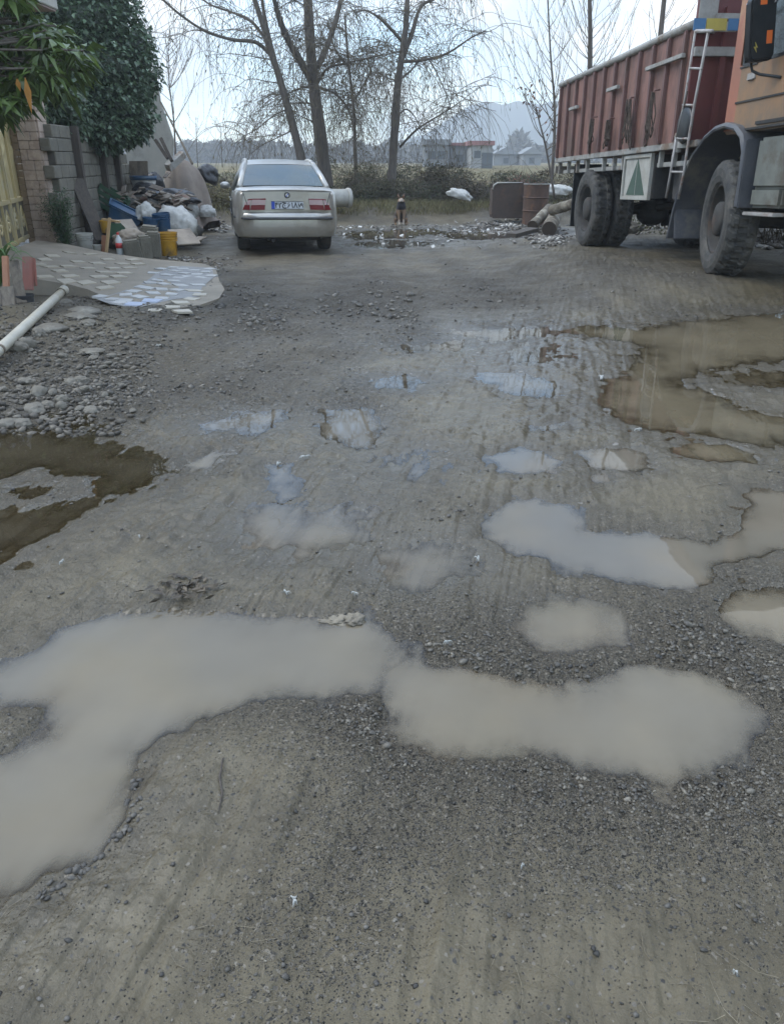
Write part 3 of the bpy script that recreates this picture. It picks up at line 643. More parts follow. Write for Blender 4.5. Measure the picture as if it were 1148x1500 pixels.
tb("window_seal", M['black'], lambda b: (b.box((.018, -5.88, 2.135), (.03, 1.4, .03)), b.box((.018, -5.17, 2.6), (.03, .035, .94)), b.box((.018, -5.36, 2.6), (.02, .025, .9))))
tb("windscreen", M['glass'], lambda b: b.box((TW/2, -CS1+.02, 2.6), (TW-.4, .014, .9)))
for l in (.6, 1.75): tb('seat', M['dark'], lambda b: (b.box((l, -5.5, 1.95), (.6, .55, .2)), b.box((l, -5.2, 2.3), (.6, .15, .6))), bevel=.03)
def bump(b):
    b.box((TW/2, -6.86, 1.12), (TW+.04, .22, .5)); b.box((.2, -6.35, 1.18), (.36, 1.25, .48)); b.box((.2, -6.0, .86), (.34, .6, .2))
tb("bumper", M['greygreen'], bump, bevel=.03)
tb("step", M['ladder'], lambda b: b.box((.1, -5.98, .70), (.22, .62, .035)), bevel=.006)
_b = MB(); _b.tube([(.35, -6.94, 1.15), (.35, -6.99, 1.15)], .11, 16); _b.tube([(TW-.35, -6.94, 1.15), (TW-.35, -6.99, 1.15)], .11, 16); _b.each('headlight', M['chrome'], truck)
def marm(b):
    a = [TS(1143, 113, .0), TS(1112, 109, -.10), TS(1101, 104, -.16), TS(1099, 94, -.18), TS(1104, 82, -.18)]
    b.tube(a, .014, 8); b.tube([TS(1135, 4, -.16), TS(1142, -8, 0)], .014, 8)
_b = MB(); marm(_b); _b.each('mirror_arm', M['black'], truck, smooth=True)
# big upright mirror seen from behind
mc = Vector(TS(1113, 42, -.20)); mw, mh = .165, .28
MR = Matrix.Translation(mc) @ Matrix.Rotation(R_(12), 4, 'Z') @ Matrix.Rotation(R_(-7), 4, 'Y')
def rr(w, h, r, k=5):
    pts = []
    for cx, cz, a0 in ((w-r, h-r, 0), (-w+r, h-r, 90), (-w+r, -h+r, 180), (w-r, -h+r, 270)):
        for i in range(k+1): a = R_(a0+90*i/k); pts.append((cx+r*math.cos(a), cz+r*math.sin(a)))
    return pts
mb = MB(); mb.prism(rr(mw*.86, mh*1.0, .07), -.05, .05, 1); mb.v = [tuple(MR @ Vector(v)) for v in mb.v]
mo = mb.build("mirror", M['black'], truck, bevel=.02, smooth=True)
mb = MB(); mb.prism(rr(mw*.78, mh*.92, .06), .052, .056, 1); mb.v = [tuple(MR @ Vector(v)) for v in mb.v]; mb.build("mirror_glass", M['mirror'], mo)
mb = MB(); mb.box((.065, -.053, -.08), (.06, .006, .11)); mb.box((-.02, -.053, .22), (.07, .006, .06)); mb.v = [tuple(MR @ Vector(v)) for v in mb.v]; mb.each("orange_reflector", M['orange'], mo)
mb = MB(); mb.prism([(-.105, -.15), (-.07, -.20), (-.08, -.155), (-.06, -.16), (-.09, -.11), (-.08, -.15)], -.056, -.0505, 1); mb.v = [tuple(MR @ Vector(v)) for v in mb.v]; mb.build("yellow_sticker", M['yellow'], mo)
# rope coils hanging on the truck side
def rope(label, s, ztop, zbot, wd, seed):
    rnd = random.Random(seed); top = TM @ Vector((LB-.08, -s, ztop))
    t = thing("rope_bundle", label, "rope", tuple(top), "rope bundles hung on the truck side")
    b = MB()
    for k in range(7):
        a = rnd.uniform(-wd, wd)*1.3; c = rnd.uniform(-wd, wd); zb = zbot+rnd.uniform(0, .2); l0 = LB-.08-rnd.uniform(0, .05); pts = []
        for i in range(13):
            f = i/12; zz = ztop+(zb-ztop)*math.sin(math.pi*min(f, 1-f)) if True else 0
            x = a*math.sin(math.pi*f*.5) if f < .5 else a+(c-a)*(f-.5)*2
            x = (a*(1-f)+c*f)*math.sin(math.pi*f)+.02*math.sin(i*2.1+k); pts.append(TM @ Vector((l0-.015*math.sin(i+k), -s-x, zz)))
        b.tube(pts, .0085, 5)
    o = b.build("strand", M['rope'], t, smooth=True)
    h = MB(); h.tube([TM @ Vector((LB-.02, -s, ztop+.03)), TM @ Vector((LB-.09, -s, ztop+.02)), TM @ Vector((LB-.10, -s, ztop-.04))], .012, 6); h.build("hook", M['rib'], t)
rope("long dark rope bundle hung on the truck side above the rear wheel", .45, 1.98, 1.46, .12, 1)
rope("thick dark rope bundle hung on the truck side above the triangle toolbox", 2.12, 2.10, 1.44, .16, 2)
rope("dark rope bundle hung on the truck side nearest the ladder", 3.02, 2.10, 1.46, .17, 3)
rope("short thin rope bundle hung high between two others on the truck side", 1.3, 1.9, 1.46, .08, 4)
def disc():
    c = TS(999, 183, -.11); t = thing("steering_cover", "dark round rubber disc hung on the truck behind the ladder", "disc", tuple(TM @ Vector(c)))
    b = MB(); Mx = TM @ Matrix.Translation(c) @ Matrix.Rotation(math.pi/2, 4, 'Y'); b.lathe([(.001, .0), (.15, .0), (.19, .012), (.21, .03), (.2, .045), (.001, .05)], 26, Mx)
    b.build("disc", M['black'], t, smooth=True)
    b = MB(); b.tube([TM @ Vector((c[0]-.01, c[1], c[2]+.19)), TM @ Vector((c[0]+.01, c[1], c[2]+.36))], .01, 6); b.build("tie", M['rope'], t)
disc()
# ------------------------------------------------------------------ car
M['silver'] = mat("champagne_silver_paint", (.48, .455, .405), (.42, .40, .36), scale=2, rough=.30, metal=.55, c3=(.34, .31, .26), coat=.4)
M['mudspl'] = mat("mud_splashed_sill", (.20, .175, .14), (.28, .26, .22), scale=8, rough=.7)
M['red'] = mat("red_lens", (.17, .004, .010), (.14, .004, .008), rough=.3)
M['clearlens'] = mat("clear_lens", (.52, .38, .36), (.45, .32, .31), rough=.3)
M['trim'] = mat("dark_trim", (.045, .045, .045), (.06, .06, .06), rough=.5)
M['plate'] = mat("white_plate", (.62, .64, .66), (.58, .6, .62), rough=.4)
M['plateblue'] = mat("plate_blue", (.03, .07, .42), (.03, .07, .38), rough=.4)
M['ink'] = mat("black_ink", (.01, .01, .012), (.012, .012, .012), rough=.5)
M['alloy'] = mat("alloy_rim", (.38, .38, .38), (.28, .27, .26), rough=.4, metal=.7)
M['carglass'] = glass("car_glass", (.055, .08, .082), rough=.04, alpha=.85)
M['cloth'] = mat("grey_upholstery", (.12, .12, .115), (.09, .09, .085), rough=.9)
hd = R_(11.5)
CL = onground(352, 369); CRr = onground(474, 364.5); cc_ = (CL+CRr)/2
car = bpy.data.objects.new("silver_sedan", None); COL.objects.link(car); car.location = (cc_[0], cc_[1]+.25, cc_[2]); car.rotation_euler = (0, R_(.6), hd); car.scale = (1.07,)*3; WL[car.name] = np.zeros(3)
tag(car, "silver four door sedan parked beside the junk heap, seen from behind", "car")
HW = .865
def section(y, hw, zb, zs, rs):
    """closed ring from bottom centre round to shoulder; hw half width, zs shoulder height, rs shoulder rounding"""
    half = [(0, zb), (hw*.72, zb), (hw*.93, zb+.035), (hw*.985, zb+.12), (hw, zb+.26), (hw, .60), (hw*.992, .74), (hw*.965, zs-.07), (hw*.93, zs-.025*rs), (hw*.86, zs), (hw*.4, zs+.02), (0, zs+.025)]
    return [(x, y, z) for x, z in half]+[(-x, y, z) for x, z in reversed(half[1:-1])]
ST = [(-1.035, .70, .34, .97, 1), (-1.02, .76, .31, 1.0, 1), (-.97, .80, .29, 1.015, 1), (-.85, .835, .275, 1.03, 1), (-.6, .855, .25, 1.04, 1), (-.3, .865, .2, 1.03, 1), (0, .868, .18, .985, 1), (.5, .87, .175, .96, 1), (1.2, .87, .175, .95, 1), (2.0, .868, .175, .945, 1), (2.35, .86, .18, .95, 1), (2.7, .85, .2, .90, 1), (3.1, .82, .22, .84, 1), (3.35, .76, .25, .76, 1), (3.47, .66, .30, .68, 1)]
b = MB(); rings = [section(*s) for s in ST]; n = len(rings[0]); vs = [v for r in rings for v in r]
fs = [(i*n+j, (i+1)*n+j, (i+1)*n+(j+1) % n, i*n+(j+1) % n) for i in range(len(ST)-1) for j in range(n)]
fs += [tuple(range(n)), tuple((len(ST)-1)*n+j for j in range(n-1, -1, -1))]
b.add(vs, fs); body = b.build("body", M['silver'], car, smooth=True)
cut = MB()
for y in (0, 2.67): cut.tube([(-1.2, y, .31), (-.62, y, .31)], .345, 28); cut.tube([(.62, y, .31), (1.2, y, .31)], .345, 28)
co = cut.build("cutter", M['trim'], car)
md = body.modifiers.new("arch", 'BOOLEAN'); md.operation = 'DIFFERENCE'; md.object = co; md.solver = 'EXACT'
bpy.context.view_layer.update(); dg = bpy.context.evaluated_depsgraph_get()
nm = bpy.data.meshes.new_from_object(body.evaluated_get(dg)); body.modifiers.clear(); body.data = nm
bpy.data.objects.remove(co)
nm.polygons.foreach_set("use_smooth", np.ones(len(nm.polygons), bool)); nm.set_sharp_from_angle(angle=R_(38))
# greenhouse: pillars and roof skin (outer shell), glass set in the openings
def gh(y, z, hw): return (y, z, hw)
GR = [(-.36, 1.03, .735), (-.26, 1.085, .715), (.38, 1.375, .60), (.52, 1.415, .575), (.75, 1.44, .565), (1.2, 1.452, .565), (1.55, 1.43, .575), (1.68, 1.40, .59), (2.38, .985, .74)]
b = MB()
def strip(i0, i1):
    vs = []; seg = 8
    for i in range(i0, i1+1):
        y, z, h = GR[i]
        for j in range(seg+1):
            t = -1+2*j/seg; vs.append((h*t, y, z+.018*(1-t*t)))
    m_ = seg+1; k = i1-i0
    b.add(vs, [(i*m_+j, i*m_+j+1, (i+1)*m_+j+1, (i+1)*m_+j) for i in range(k) for j in range(seg)])
strip(2, 7)
def pillar(p, q, w=.05, d=.05):
    for sx in (-1, 1):
        P, Q = Vector((p[2]*sx, p[0], p[1])), Vector((q[2]*sx, q[0], q[1])); b.tube([P, (P+Q)/2+Vector((.008*sx, 0, .006)), Q], [w, w, w*.9], 8)
pillar(GR[0], GR[2], .05); pillar(GR[7], GR[8], .035)
for i in range(2, 7): pillar(GR[i], GR[i+1], .034)
pillar((.95, .95, .84), (.95, 1.44, .575), .035)
# rear quarter skins
for sx in (-1, 1):
    b.add([(.735*sx, -.42, 1.0), (.60*sx, .40, 1.38), (.68*sx, .30, 1.2), (.80*sx, .10, .965), (.80*sx, -.45, .985)], [(0, 1, 2, 3, 4)])
roof = b.build("roof", M['silver'], car, smooth=True)
def rearglass(b):
    vs = []; seg = 8; rows = [(-.33, 1.055, .69), (-.25, 1.092, .68), (.05, 1.235, .635), (.36, 1.372, .585)]
    for y, z, h in rows:
        for j in range(seg+1):
            t = -1+2*j/seg; vs.append((h*t, y-.02*(1-t*t), z+.012*(1-t*t)))
    b.add(vs, [(i*9+j, i*9+j+1, (i+1)*9+j+1, (i+1)*9+j) for i in range(3) for j in range(seg)])
def cb(name, m, fn, parent=car, **k):
    b = MB(); fn(b); return b.build(name, m, parent, **k)
def ce(name, m, fn, parent=car, **k):
    b = MB(); fn(b); return b.each(name, m, parent, **k)
cb("rear_window", M['carglass'], rearglass, smooth=True)
def sideglass(b):
    for sx in (-1, 1):
        b.add([(.795*sx, .14, .97), (.815*sx, .92, .955), (.59*sx, .92, 1.42), (.60*sx, .46, 1.375)], [(0, 1, 2, 3)])
        b.add([(.815*sx, .98, .955), (.79*sx, 2.2, .965), (.61*sx, 1.62, 1.39), (.59*sx, .98, 1.425)], [(0, 1, 2, 3)])
ce("side_window", M['carglass'], sideglass)
cb("windscreen", M['carglass'], lambda b: b.add([(-.72, 2.36, .99), (.72, 2.36, .99), (.58, 1.70, 1.39), (-.58, 1.70, 1.39)], [(0, 1, 2, 3)]))
cb("rear_seat", M['cloth'], lambda b: (b.box((0, .30, .80), (1.3, .16, .5)), b.box((-.4, .32, 1.06), (.26, .1, .14)), b.box((.4, .32, 1.06), (.26, .1, .14)), b.box((-.38, 1.3, .9), (.5, .14, .6)), b.box((.38, 1.3, .9), (.5, .14, .6))), bevel=.03)
# boot lid edge and lip
def lid(b):
    b.tube([(-.72, -1.0, .985), (-.60, -1.045, 1.005), (0, -1.06, 1.015), (.60, -1.045, 1.005), (.72, -1.0, .985)], .014, 8)
cb("boot_lip", M['silver'], lid, smooth=True)
cb("boot_panel", M['silver'], lambda b: b.prism([(-.70, .975), (-.62, .705), (.62, .705), (.70, .975), (.5, .985), (-.5, .985)], -1.052, -1.03, 1), bevel=.008, smooth=True)
def bumper(b):
    pr = [(-.875, .0), (-.84, -.55), (-.80, -.85), (-.70, -1.055), (-.45, -1.105), (0, -1.115), (.45, -1.105), (.70, -1.055), (.80, -.85), (.84, -.55), (.875, 0)]
    pr = pr[1:-1]
    zz = [(.29, -.03), (.31, 0), (.47, .008), (.60, .01), (.655, .0), (.675, -.05)]
    vs = []
    for z, o in zz:
        for x, y in pr: vs.append((x*(1+o*.6), y-o if abs(x) < .78 else y, z))
    k = len(pr); b.add(vs, [(i*k+j, i*k+j+1, (i+1)*k+j+1, (i+1)*k+j) for i in range(len(zz)-1) for j in range(k-1)])
bo = cb("bumper", M['silver'], bumper, smooth=True)
cb("bumper_strip", M['trim'], lambda b: b.tube([(-.85, -.60, .585), (-.812, -.85, .585), (-.71, -1.075, .585), (-.45, -1.122, .585), (0, -1.132, .585), (.45, -1.122, .585), (.71, -1.075, .585), (.812, -.85, .585), (.85, -.60, .585)], .024, 6), parent=bo)
cb("valance", M['trim'], lambda b: (b.box((0, -.5, .36), (1.1, .5, .16)), b.box((0, 1.4, .28), (1.25, 3.4, .12))))
cb("exhaust", M['rim'], lambda b: (b.tube([(-.25, -.45, .24), (-.25, -1.0, .235)], .03, 10), b.box((.1, -.7, .27), (.9, .25, .1))))
for sx in (-1, 1):
    t1 = MB(); t1.prism([(sx*.37, .715), (sx*.60, .712), (sx*.585, .785), (sx*.36, .79)] if sx > 0 else [(sx*.36, .79), (sx*.585, .785), (sx*.60, .712), (sx*.37, .715)], -1.085, -1.03, 1)
    t1.add([(sx*.605, -1.08, .712), (sx*.605, -1.075, .79), (sx*.74, -1.02, .712), (sx*.725, -1.015, .79), (sx*.815, -.86, .715), (sx*.80, -.86, .785)], [(0, 2, 3, 1), (2, 4, 5, 3)] if sx > 0 else [(1, 3, 2, 0), (3, 5, 4, 2)])
    tl = t1.build("tail_light", M['red'], car, smooth=False)
    t2 = MB(); t2.prism([(sx*.36, .792), (sx*.585, .787), (sx*.565, .865), (sx*.35, .872)] if sx > 0 else [(sx*.35, .872), (sx*.565, .865), (sx*.585, .787), (sx*.36, .792)], -1.085, -1.03, 1)
    t2.add([(sx*.60, -1.08, .792), (sx*.585, -1.075, .865), (sx*.725, -1.017, .788), (sx*.70, -1.01, .85), (sx*.80, -.865, .788), (sx*.775, -.87, .835)], [(0, 2, 3, 1), (2, 4, 5, 3)] if sx > 0 else [(1, 3, 2, 0), (3, 5, 4, 2)])
    t2.build("clear_lens", M['clearlens'], tl)
    t3 = MB(); t3.tube([(sx*.345, -1.078, .875), (sx*.57, -1.073, .869), (sx*.71, -1.005, .857), (sx*.78, -.87, .84)], .012, 5); t3.build("lens_rim", M['red'], tl)
pl = cb("number_plate", M['plate'], lambda b: b.box((0.0, -1.066, .785), (.52, .02, .115)), bevel=.004)
cb("plate_frame", M['trim'], lambda b: [b.box((0, -1.079, .785+z), (.53, .008, .006)) for z in (-.058, .058)]+[b.box((.175, -1.078, .785), (.004, .006, .11))], parent=pl)
cb("plate_band", M['plateblue'], lambda b: b.box((-.232, -1.0785, .785), (.052, .006, .112)), parent=pl)
def txt(s, x, z, size, parent, m, y=-1.081, name="plate_digit"):
    cu = bpy.data.curves.new("t", 'FONT'); cu.body = s; cu.size = size; cu.align_x = 'CENTER'; cu.align_y = 'CENTER'; cu.extrude = .0015; cu.offset = .0018
    to = bpy.data.objects.new("t", cu); COL.objects.link(to); bpy.context.view_layer.update()
    me = bpy.data.meshes.new_from_object(to.evaluated_get(bpy.context.evaluated_depsgraph_get())); bpy.data.objects.remove(to)
    q_ = [v.co for v in me.vertices]; me.transform(Matrix.Translation((-(min(v.x for v in q_)+max(v.x for v in q_))/2, -(min(v.y for v in q_)+max(v.y for v in q_))/2, 0)))
    me.transform(Matrix.Translation((x, y, z)) @ Matrix.Rotation(math.pi/2, 4, 'X'))
    if len(me.vertices): 
        me.materials.clear(); link(name, me, m, parent)
for ch_, x in zip("۴۲ج۶۱۸", (-.175, -.118, -.05, .02, .075, .13)): txt(ch_, x, .785, .118, pl, M['ink'])
for ch_, x in zip("۷۹", (.197, .236)): txt(ch_, x, .782, .09, pl, M['ink'])
bg_ = cb("boot_badge", M['trim'], lambda b: b.lathe([(.001, .006), (.042, .006), (.048, 0)], 20, Matrix.Translation((0, -1.062, .935)) @ Matrix.Rotation(math.pi/2, 4, 'X')))
cb("badge_centre", M['chrome'], lambda b: b.lathe([(.001, .009), (.027, .009), (.027, .006)], 20, Matrix.Translation((0, -1.062, .935)) @ Matrix.Rotation(math.pi/2, 4, 'X')), parent=bg_)
cb("badge_quarter", M['plateblue'], lambda b: (b.box((.011, -1.0725, .947), (.018, .003, .018)), b.box((-.011, -1.0725, .923), (.018, .003, .018))), parent=bg_)
def carwheel(x, y, sg):
    Mx = Matrix.Translation((x, y, .305)) @ Matrix.Rotation(sg*math.pi/2, 4, 'Y'); b = MB(); n = 48
    b.lathe([(.195, .0), (.2, .012), (.25, .018), (.285, .01), (.302, -.02), (.304, -.06), (.304, -.13), (.302, -.17), (.285, -.195), (.2, -.2)], n, Mx, mod=lambda i, j, r, h: (r-(.006 if 4 <= i <= 7 and j % 3 == 0 else 0), h))
    t = b.build("tyre", M['tyre'], car, smooth=True)
    r = MB(); r.lathe([(.196, .002), (.185, -.01), (.17, -.03), (.11, -.02), (.06, -.008), (.001, -.006)], 30, Mx); r.build("rim", M['alloy'], t, smooth=True)
for x, y, sg in ((-.80, 0, -1), (.80, 0, 1), (-.80, 2.67, -1), (.80, 2.67, 1)): carwheel(x, y, sg)
def seams(b):
    for sx in (-1, 1):
        b.tube([(.869*sx, .42, .36), (.873*sx, .34, .58), (.872*sx, .16, .75), (.862*sx, .12, .86)], .006, 4); b.tube([(.875*sx, .95, .28), (.874*sx, .95, .90)], .006, 4); b.tube([(.875*sx, 2.0, .28), (.873*sx, 2.0, .90)], .006, 4)
        b.tube([(.70*sx, -1.056, .97), (.615*sx, -1.058, .70)], .005, 4)
cb("door_seam", M['trim'], seams)
ce("side_strip", M['trim'], lambda b: [b.box((.876*sx, 1.3, .55), (.016, 1.7, .05)) for sx in (-1, 1)])
ce("door_handle", M['silver'], lambda b: [b.box((.878*sx, y, .80), (.03, .17, .03)) for sx in (-1, 1) for y in (.62, 1.55)], bevel=.006)
ce("wing_mirror", M['silver'], lambda b: [b.blob((.95*sx, 1.98, 1.0), (.10, .06, .07), 2, .08) for sx in (-1, 1)], smooth=True)
# ------------------------------------------------------------------ left side: drive, gate, wall, junk
M['conc'] = mat("trowelled_concrete", (.25, .215, .165), (.19, .165, .125), scale=2.5, rough=.8, c3=(.28, .245, .19), bump=.25, bscale=30)
M['newconc'] = mat("grey_cement", (.27, .265, .25), (.21, .205, .195), scale=4, rough=.75, bump=.2)
M['tile'] = mat("cream_tile", (.42, .375, .295), (.34, .30, .235), scale=7, rough=.5)
M['whitetile'] = mat("white_tile", (.44, .43, .405), (.34, .33, .315), scale=7, rough=.6)
M['bluetile'] = mat("blue_tile", (.36, .40, .50), (.42, .45, .52), scale=30, rough=.4)
M['block'] = mat("concrete_block", (.18, .165, .13), (.125, .115, .09), scale=5, rough=.9, c3=(.12, .12, .10), bump=.5, bscale=30)
M['mortar'] = mat("mortar", (.11, .105, .09), (.08, .075, .065), scale=9, rough=.95, bump=.4)
M['stonepil'] = mat("pink_stone_facing", (.47, .37, .30), (.36, .275, .225), scale=7, rough=.75, c3=(.45, .37, .31), bump=.5, bscale=25, contrast=(.42, .58))
M['tanbrick'] = mat("tan_brick", (.27, .195, .125), (.21, .15, .095), scale=5, rough=.8, bump=.3)
M['gold'] = mat("gold_gate_paint", (.52, .425, .22), (.43, .355, .185), scale=3, rough=.4, metal=.15, c3=(.40, .36, .25))
M['golddk'] = mat("dull_gate_panel", (.17, .15, .10), (.12, .11, .085), scale=5, rough=.5, metal=.2)
M['wood'] = mat("grey_weathered_wood", (.21, .175, .13), (.13, .105, .08), scale=5, rough=.85, stretch=(8, 8, .8), c3=(.10, .085, .07), bump=.3)
M['darkwood'] = mat("dark_rotten_wood", (.09, .075, .06), (.055, .045, .038), scale=5, rough=.9, stretch=(6, 6, .8), bump=.4)
M['freshwood'] = mat("fresh_pine_wood", (.46, .32, .17), (.38, .26, .14), scale=5, rough=.7, stretch=(8, 8, .8))
M['pinkwood'] = mat("red_painted_wood", (.33, .13, .10), (.27, .12, .095), scale=4, rough=.8, stretch=(5, 5, .8), c3=(.24, .16, .12), bump=.2)
M['orangewood'] = mat("orange_terracotta", (.33, .16, .09), (.27, .13, .08), scale=6, rough=.8, bump=.2)
M['bucket'] = mat("black_bucket", (.028, .030, .034), (.05, .05, .05), scale=5, rough=.5, c3=(.10, .09, .075))
M['pvc'] = mat("dirty_white_pvc", (.47, .44, .365), (.38, .355, .29), scale=4, rough=.5, c3=(.30, .26, .18), bump=.1)
M['ybucket'] = mat("yellow_plastic", (.50, .27, .02), (.42, .22, .02), scale=5, rough=.4, c3=(.12, .09, .05))
M['bbucket'] = mat("blue_plastic", (.022, .075, .155), (.02, .06, .12), scale=5, rough=.4, c3=(.07, .11, .15))
M['gcrate'] = mat("green_plastic", (.012, .045, .022), (.02, .065, .03), scale=5, rough=.45)
M['sack'] = mat("white_woven_sack", (.52, .51, .47), (.40, .39, .36), scale=9, rough=.8, c3=(.3, .28, .24), bump=.4, bscale=20)
M['tarp'] = mat("pinkish_brown_tarp", (.25, .205, .165), (.20, .16, .13), scale=3, rough=.75, c3=(.18, .135, .11), bump=.15, bscale=12)
M['blackbag'] = mat("black_plastic_sheet", (.018, .018, .02), (.03, .03, .032), scale=5, rough=.35, bump=.3)
M['card'] = mat("grey_cardboard", (.33, .28, .22), (.25, .21, .17), scale=6, rough=.85, c3=(.18, .15, .12))
M['plaster'] = mat("pale_plaster", (.44, .42, .37), (.37, .355, .31), scale=3, rough=.9, c3=(.30, .285, .25), bump=.2)
M['rust'] = mat("rusty_steel", (.10, .055, .035), (.065, .04, .03), scale=6, rough=.85, c3=(.17, .085, .045), bump=.4)
M['bottle'] = mat("clear_pet", (.60, .62, .62), (.5, .52, .52), scale=6, rough=.15)
M['redlabel'] = mat("red_label", (.62, .06, .06), (.5, .05, .05), scale=6, rough=.4)
M['rock'] = mat("grey_fieldstone", (.15, .135, .105), (.095, .083, .064), scale=9, rough=.7, c3=(.20, .185, .15), bump=.4, bscale=20)
M['leafd'] = mat("ivy_leaf", (.065, .11, .06), (.12, .165, .10), scale=30, rough=.38, attr='var', trans=.2, spec=.6)
M['leafl'] = mat("loquat_leaf", (.055, .092, .024), (.105, .15, .04), scale=12, rough=.40, attr='var', trans=.28, spec=.5)
M['leafo'] = mat("orange_leaf", (.40, .17, .02), (.33, .15, .02), scale=12, rough=.5, trans=.3)
M['bark'] = mat("grey_brown_bark", (.085, .07, .058), (.14, .12, .10), scale=6, rough=.95, stretch=(3, 3, .6), bump=.6, bscale=25)
M['fern'] = mat("feathery_green", (.035, .075, .03), (.06, .11, .05), scale=20, rough=.6, attr='var', trans=.2)
# driveway
DV = [(20,372,.14),(55,358,.12),(90,362,.08),(160,377,.0),(215,385,-.04),(262,389,-.06),(300,393,-.07),(317,400,-.075),(322,418,-.075),(330,432,-.07),(322,446,-.065),(295,456,-.06),(260,461,-.05),(215,456,-.035),(165,448,-.015),(130,433,.01),(100,425,.04),(60,418,.09),(0,412,.15),(-90,404,.17),(-80,372,.17)]
dvw = [atz(a, b, z) for a, b, z in DV]; dvp = np.array([p[:2] for p in dvw])
def dz_(x, y):
    return dz0_(x, y)+.065
def dz0_(x, y):
    w_ = 1/((dvp[:, 0]-x)**2+(dvp[:, 1]-y)**2+.02)**1.5; return float((w_*np.array([p[2] for p in dvw])).sum()/w_.sum())
def drive():
    co = [Vector(p[:2]) for p in dvp]; n = len(co); lo = dvp.min(0); hi = dvp.max(0)
    gx, gy = np.meshgrid(np.arange(lo[0], hi[0], .16), np.arange(lo[1], hi[1], .16)); gx = gx.ravel(); gy = gy.ravel(); s = sdf_poly(gx, gy, dvp)
    for x, y in zip(gx[s < -.06], gy[s < -.06]): co.append(Vector((x, y)))
    vv, ee, ff, *_ = delaunay_2d_cdt(co, [(i, (i+1) % n) for i in range(n)], [], 1, 1e-5)
    b = MB(); top = [(v.x, v.y, dz_(v.x, v.y)+.006*float(noise2(np.array([v.x*3]), np.array([v.y*3]), 4)[0])) for v in vv]
    b.add(top, [tuple(f) for f in ff])
    sk = []; 
    for p in dvw: sk += [(p[0], p[1], dz_(p[0], p[1])), (p[0]*1.0+.0, p[1], p[2]-.25)]
    b.add(sk, [(2*i, 2*i+1, (2*i+3) % (2*n), (2*i+2) % (2*n)) for i in range(n)])
    o = b.build("driveway", M['conc'], smooth=True); set_auto(o, 40); tag(o, kind='structure'); return o
dvo = drive()
def drv(px, py):
    z = 0
    for _ in range(6): P = atz(px, py, z); z = dz_(P[0], P[1])
    return np.array([P[0], P[1], z])
def cxy(cx, cy): return drv(cx*.2962, 350+cy*.2962)
LT = [(265,85),(225,103),(345,70),(450,78),(535,103),(385,115),(485,122),(605,125),(685,125),(340,137),(440,147),(560,147),(300,160),(525,166),(615,170),(350,186),(220,188),(490,188),(585,188),(425,216),(550,216),(335,212),(520,243),(195,128),(250,140),(660,105),(640,145)]
BT = [(760,170),(800,150),(860,143),(905,150),(965,158),(830,180),(915,172),(975,178),(780,207),(860,210),(885,195),(950,205),(985,195),(745,218),(810,225),(895,232),(730,245),(800,250),(665,260),(760,270),(880,255),(850,276),(625,278),(960,258),(985,230),(990,278),(690,288),(800,295),(560,300),(500,287),(620,305),(950,300),(590,318),(900,318),(855,340),(770,356),(905,360),(1040,150),(1020,165),(1045,185),(705,240),(935,190),(870,160)]
def tiles():
    groups = {'tile': MB(), 'whitetile': MB(), 'bluetile': MB()}; rnd = random.Random(4)
    def tile(c, r, ang, key, asp=1.0):
        c = cxy(*c); b = groups[key]; vs = []
        for k in range(4):
            a = ang+k*math.pi/2+rnd.uniform(-.12, .12); rr_ = r*rnd.uniform(.88, 1.1)*(asp if k % 2 else 1); x = c[0]+rr_*math.cos(a); y = c[1]+rr_*math.sin(a); vs.append((x, y, dz_(x, y)+.010+rnd.uniform(0, .004)))
        lo = [(x, y, z-.02) for x, y, z in vs]; b.add(vs+lo, [(0, 1, 2, 3), (0, 4, 5, 1), (1, 5, 6, 2), (2, 6, 7, 3), (3, 7, 4, 0)])
    for c in LT: tile(c, .115, .05, 'tile', 1.25)
    for c in BT: tile(c, .095, rnd.uniform(.2, 1.3), 'whitetile' if c[0] < 890 and c[1] < 330 or c[1] < 250 else 'tile', rnd.uniform(.9, 1.3))
    for c in ((670, 325), (750, 308)): tile(c, .13, .75, 'bluetile')
    for k, b in groups.items(): b.build("inlaid_tile", M[k], dvo)
    # patch of fresh cement under the white tiles
    pts = [cxy(*c) for c in [(480,300),(600,262),(720,215),(780,165),(900,135),(1050,145),(1060,190),(1000,240),(990,285),(860,300),(700,338),(620,335),(540,322)]]
    b = MB(); b.add([(p[0], p[1], p[2]+.0045) for p in pts]+[tuple(np.mean(pts, 0)+[0, 0, .006])], [(i, (i+1) % len(pts), len(pts)) for i in range(len(pts))]); b.build("cement_patch", M['newconc'], dvo)
tiles()
